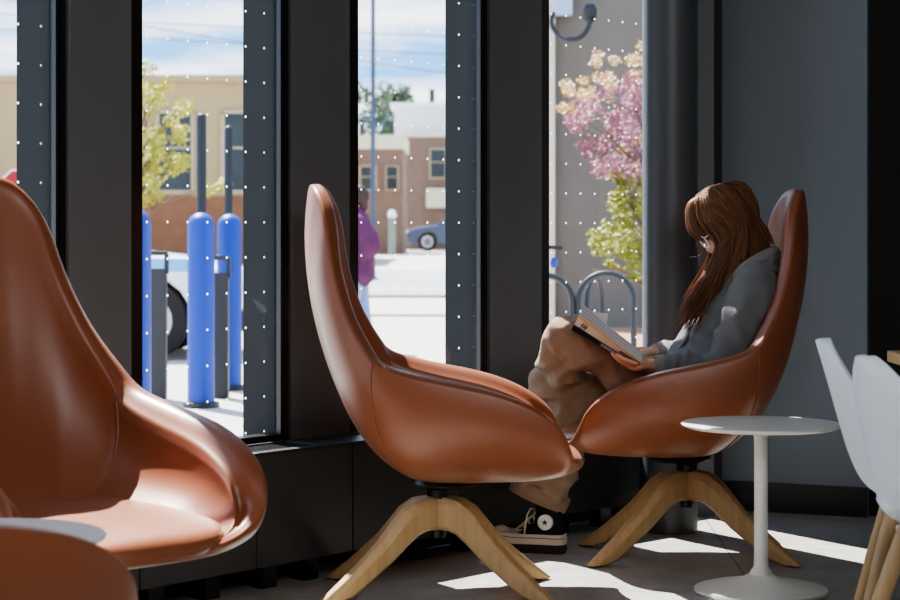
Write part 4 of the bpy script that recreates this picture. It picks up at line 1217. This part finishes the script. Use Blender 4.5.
# fringe over the forehead
for _ in range(420):
    l_ = rng.uniform(-.066,.066); lay = rng.uniform(.012,.022)
    pr = hd(.02+rng.gauss(0,.01), l_*.45, .128)
    e_ = math.sqrt(max(.05,1-(l_/.080)**2))
    p0b = hd(.052*e_+lay*.5, l_*.62, .114+lay*.6)
    p1 = hd(.078*e_+lay*.8, l_*.8, .092); p2 = hd(.092*e_+lay, l_*.95, .058); p3 = hd(.090*e_+lay, l_, .028)
    p4 = hd(.086*e_+lay*1.0+rng.gauss(0,.002), l_*1.03, .008+rng.gauss(0,.006)-.022*(abs(l_)/.066)**3)
    lock(hr,[pr,p0b,p1,p2,p3,p4],rng.uniform(.0010,.0018))
# flyaway hairs
for _ in range(60):
    a = rng.uniform(.3,3.0); side = rng.choice((1,1,-1)); u = rng.uniform(-.03,.1)
    p = scalp(a,u,.012,side); d_ = (p-hc).normalized()
    lock(hr,[p,jit(p+d_*.012+V((0,0,-.01)),.008),jit(p+d_*.022+V((0,0,-.03)),.012),jit(p+d_*.02+V((0,0,-.055)),.016)],.0004)
hairo = hr.build('hair', M['hair'], person, smooth=True)
for v in hairo.data.vertices: v.co -= PB

# --- the open book
M['paper'] = mat('page_paper', (196,194,200), .8); M['paper2'] = mat('page_paper_grey', (172,170,178), .8)
M['cover'] = mat('white_book_cover', (216,208,202), .4)
M['yellow'] = mat('yellow_cover_edge', (222,176,70), .45)
bk = thing('book', 'open paperback with white and black cover held on the raised knee', 'book', (.514,6.47,.71))
BO = V(bk.location)
def bb_(name, mb, m, par=bk):
    o = mb.build(name, m, par)
    for v in o.data.vertices: v.co -= BO
    return o
S0 = at(571.5,330,6.462); S1 = at(640,369,6.462)
C0 = at(579,315.5,6.352); C1 = at(641,362.5,6.352)
T0 = at(584,305.5,6.358); T1 = at(642.5,354,6.358)
nn = (S1-S0).cross(C0-S0).normalized()
if nn.z < 0: nn = -nn                                # towards the pages
def quad_slab(a,b,c,d,t):
    return MB().add([a,b,c,d,a+t,b+t,c+t,d+t],[(0,1,2,3),(7,6,5,4),(0,4,5,1),(1,5,6,2),(2,6,7,3),(3,7,4,0)])
LE = lambda u, v: S0.lerp(S1,u).lerp(C0.lerp(C1,u),v)
def strip(u0,u1,v0,v1,off,v0b=None):
    mb = MB(); n = 14; row = []
    for k in range(n+1):
        u = u0+(u1-u0)*k/n
        for o_ in (off, off-.0004):
            row += [LE(u,v0 if v0b is None else v0+(v0b-v0)*k/n)-nn*o_, LE(u,v1)-nn*o_]
    fs = []
    for k in range(n):
        a_ = k*4; b_ = a_+4
        fs += [(a_,b_,b_+1,a_+1),(a_+2,a_+3,b_+3,b_+2),(a_,a_+2,b_+2,b_),(a_+1,b_+1,b_+3,a_+3)]
    fs += [(0,1,3,2),(n*4,n*4+2,n*4+3,n*4+1)]
    return mb.add(row,fs)
cov = bb_('front_cover', strip(0,1,.38,.86,0), M['cover'])
bb_('black_band', strip(-.003,1.003,-.03,.38,0), M['black'], cov)
bb_('yellow_band', strip(0,1,.86,1.0,0), M['yellow'], cov)
mk = MB()
def bar(u0,v0,u1,v1,w_=.05):
    a, b = LE(u0,v0), LE(u1,v1); mk.tube([a-nn*.0012,b-nn*.0012],.0016,4)
for u in (.085,.115,.145): bar(u,.44,u+.02,.80)
bar(.075,.62,.165,.62)
bb_('cover_mark', mk, M['black'], cov)
rng = random.Random(9); u = .42; tx = MB()
while u < .80:
    du = rng.uniform(.008,.02); q_ = strip(u,u+du,.08,.27,.0008); tx.add(q_.v,q_.f); q_ = strip(u,u+du,.08,.27,-.0004); tx.add(q_.v,q_.f); u += du+.007
bb_('band_lettering', tx, M['paper'], cov)
u = .68; tx = MB()
while u < .86:
    q_ = strip(u,u+.012,.50,.70,.0008); tx.add(q_.v,q_.f); u += .018
bb_('cover_lettering', tx, M['black'], cov)
# page block of the near half, leaves fanned a little at the top end
for k in range(7):
    f0, f1 = k/7, (k+1)/7-.01
    off = nn*.0022
    def corner(f): return (S0+off+(nn*.012)*f, S1+off+(nn*.006)*f, C0.lerp(T0,f)+off*.5, C1.lerp(T1,f)+off*.5)
    lo_, hi_ = corner(f0), corner(f1)
    m_ = MB(); n = 14; row = []; fs = []
    for i in range(n+1):
        u = i/n
        row += [lo_[0].lerp(lo_[1],u), lo_[2].lerp(lo_[3],u), hi_[2].lerp(hi_[3],u), hi_[0].lerp(hi_[1],u)]
    for i in range(n):
        p_ = i*4
        for j in range(4): fs.append((p_+j, p_+(j+1)%4, p_+4+(j+1)%4, p_+4+j))
    fs += [(0,1,2,3),(n*4+3,n*4+2,n*4+1,n*4)]
    m_.add(row, fs)
    bb_('page_block', m_, M['paper' if k%2 == 0 else 'paper2'])
# far half
D0 = at(586,311,6.62); D1 = at(644,356,6.62)
fn = (S1-S0).cross(D0-S0).normalized()
if fn.z < 0: fn = -fn
bb_('back_cover', quad_slab(S0,S1,D1,D0,-fn*.0012), M['cover'])
bb_('page_block', quad_slab(S0+fn*.001,S1+fn*.001,D1+fn*.001,D0+fn*.001,fn*.006), M['paper'])
bb_('spine', quad_slab(S0-nn*.002+V((0,-.004,0)),S1-nn*.002+V((0,-.004,0)),S1+V((0,.012,-.004)),S0+V((0,.012,-.004)),V((0,0,-.0015))), M['black'])
p0, p1, p2, p3 = (at(x,y,6.60) for x,y in ((592,311.5),(608,313.5),(606,330),(596,330)))
bb_('bookmark', quad_slab(p0,p1,p2,p3,V((0,.0006,0))), M['cover'])

# --- passer-by in the purple jacket, seen past the window edge
PX = at(357,0,17.8).x; PY = 17.8; sc_ = .90
def pp(x,y,z): return V((PX+x*sc_, PY+y*sc_, z*sc_-.02))
b = MB()
HEADC = pp(-.02,0,1.52)
b.ball(HEADC,(.085*sc_,.075*sc_,.115*sc_),20,14); b.ball(pp(-.045,0,1.47),(.05*sc_,.052*sc_,.055*sc_),14,10); b.ball(pp(-.105,0,1.51),(.016*sc_,.013*sc_,.02*sc_),10,8)
for s in (1,-1): b.ball(pp(.0,s*.076,1.51),(.015,.008,.024),8,6)
limb(b,[pp(-.01,0,1.45),pp(.0,0,1.33)],[.052,.06])
limb(b,[pp(0,0,.82),pp(0,0,1.0),pp(.0,0,1.18),pp(0,0,1.32)],[(.15,.10),(.13,.09),(.16,.1),(.14,.08)])
for s in (1,-1):
    limb(b,[pp(0,s*.09,.85),pp(-.01+s*.05,s*.09,.46),pp(.02+s*.09,s*.09,.07)],[.08,.055,.04])
    limb(b,[pp(.02+s*.09,s*.09,.05),pp(-.10+s*.09,s*.09,.035)],[.04,.032])
    el = pp(.14,s*.21,1.06); wr = pp(-.08,s*.19,1.0)
    limb(b,[pp(0,s*.17,1.31),el,wr],[.05,.04,.03]); limb(b,[wr,wr+V((-.07,0,.0))],[(.03,.016),(.032,.014)])
    for k in range(4): limb(b,[wr+V((-.07,(k-1.5)*.014,0)),wr+V((-.10,(k-1.5)*.016,-.012)),wr+V((-.115,(k-1.5)*.016,-.03))],[.009,.008,.007],n=8)
    limb(b,[wr+V((-.02,-s*.025,.0)),wr+V((-.055,-s*.045,-.01))],[.01,.008],n=8)
pb = V((PX,PY,-.02))
pas = mesh_obj('person', remesh(b,.008,3), M['skin'], None, pb); pas.location = pb
tag(pas, 'passer-by outside in a purple jacket and pale jeans, walking past the window edge', 'person')
j = MB()
limb(j,[pp(0,0,.74),pp(.01,0,.95),pp(.0,0,1.18),pp(0,0,1.33),pp(-.0,0,1.40)],[(.20,.155),(.185,.15),(.195,.145),(.155,.11),(.08,.08)],n=24)
for s in (1,-1): limb(j,[pp(0,s*.17,1.30),pp(.15,s*.225,1.05),pp(-.05,s*.19,.99)],[.085,.078,.055])
jo = mesh_obj('jacket', remesh(j,.014,4), M['purple'], pas, pb, lambda co,n: .012*noise.noise(co*12))
t_ = MB()
limb(t_,[pp(0,0,.95),pp(0,0,.80)],[(.16,.12),(.17,.12)])
for s in (1,-1): limb(t_,[pp(0,s*.09,.84),pp(-.01+s*.05,s*.09,.46),pp(.02+s*.09,s*.09,.08)],[.10,.075,.062])
mesh_obj('jeans', remesh(t_,.014,3), M['jean'], pas, pb)
hh = MB(); hh.ball(pp(.02,0,1.55),(.10*sc_,.092*sc_,.115*sc_),18,12); limb(hh,[pp(.06,0,1.52),pp(.075,0,1.42)],[(.07,.04),(.06,.03)])
mesh_obj('hair', remesh(hh,.012,3), M['darkhair'], pas, pb)
for s in (1,-1):
    sh = MB(); limb(sh,[pp(.06+s*.09,s*.09,.045),pp(-.02+s*.09,s*.09,.045),pp(-.14+s*.09,s*.09,.035)],[(.042,.045),(.045,.045),(.038,.03)])
    mesh_obj('shoe', remesh(sh,.01,3), M['canvas'], pas, pb)
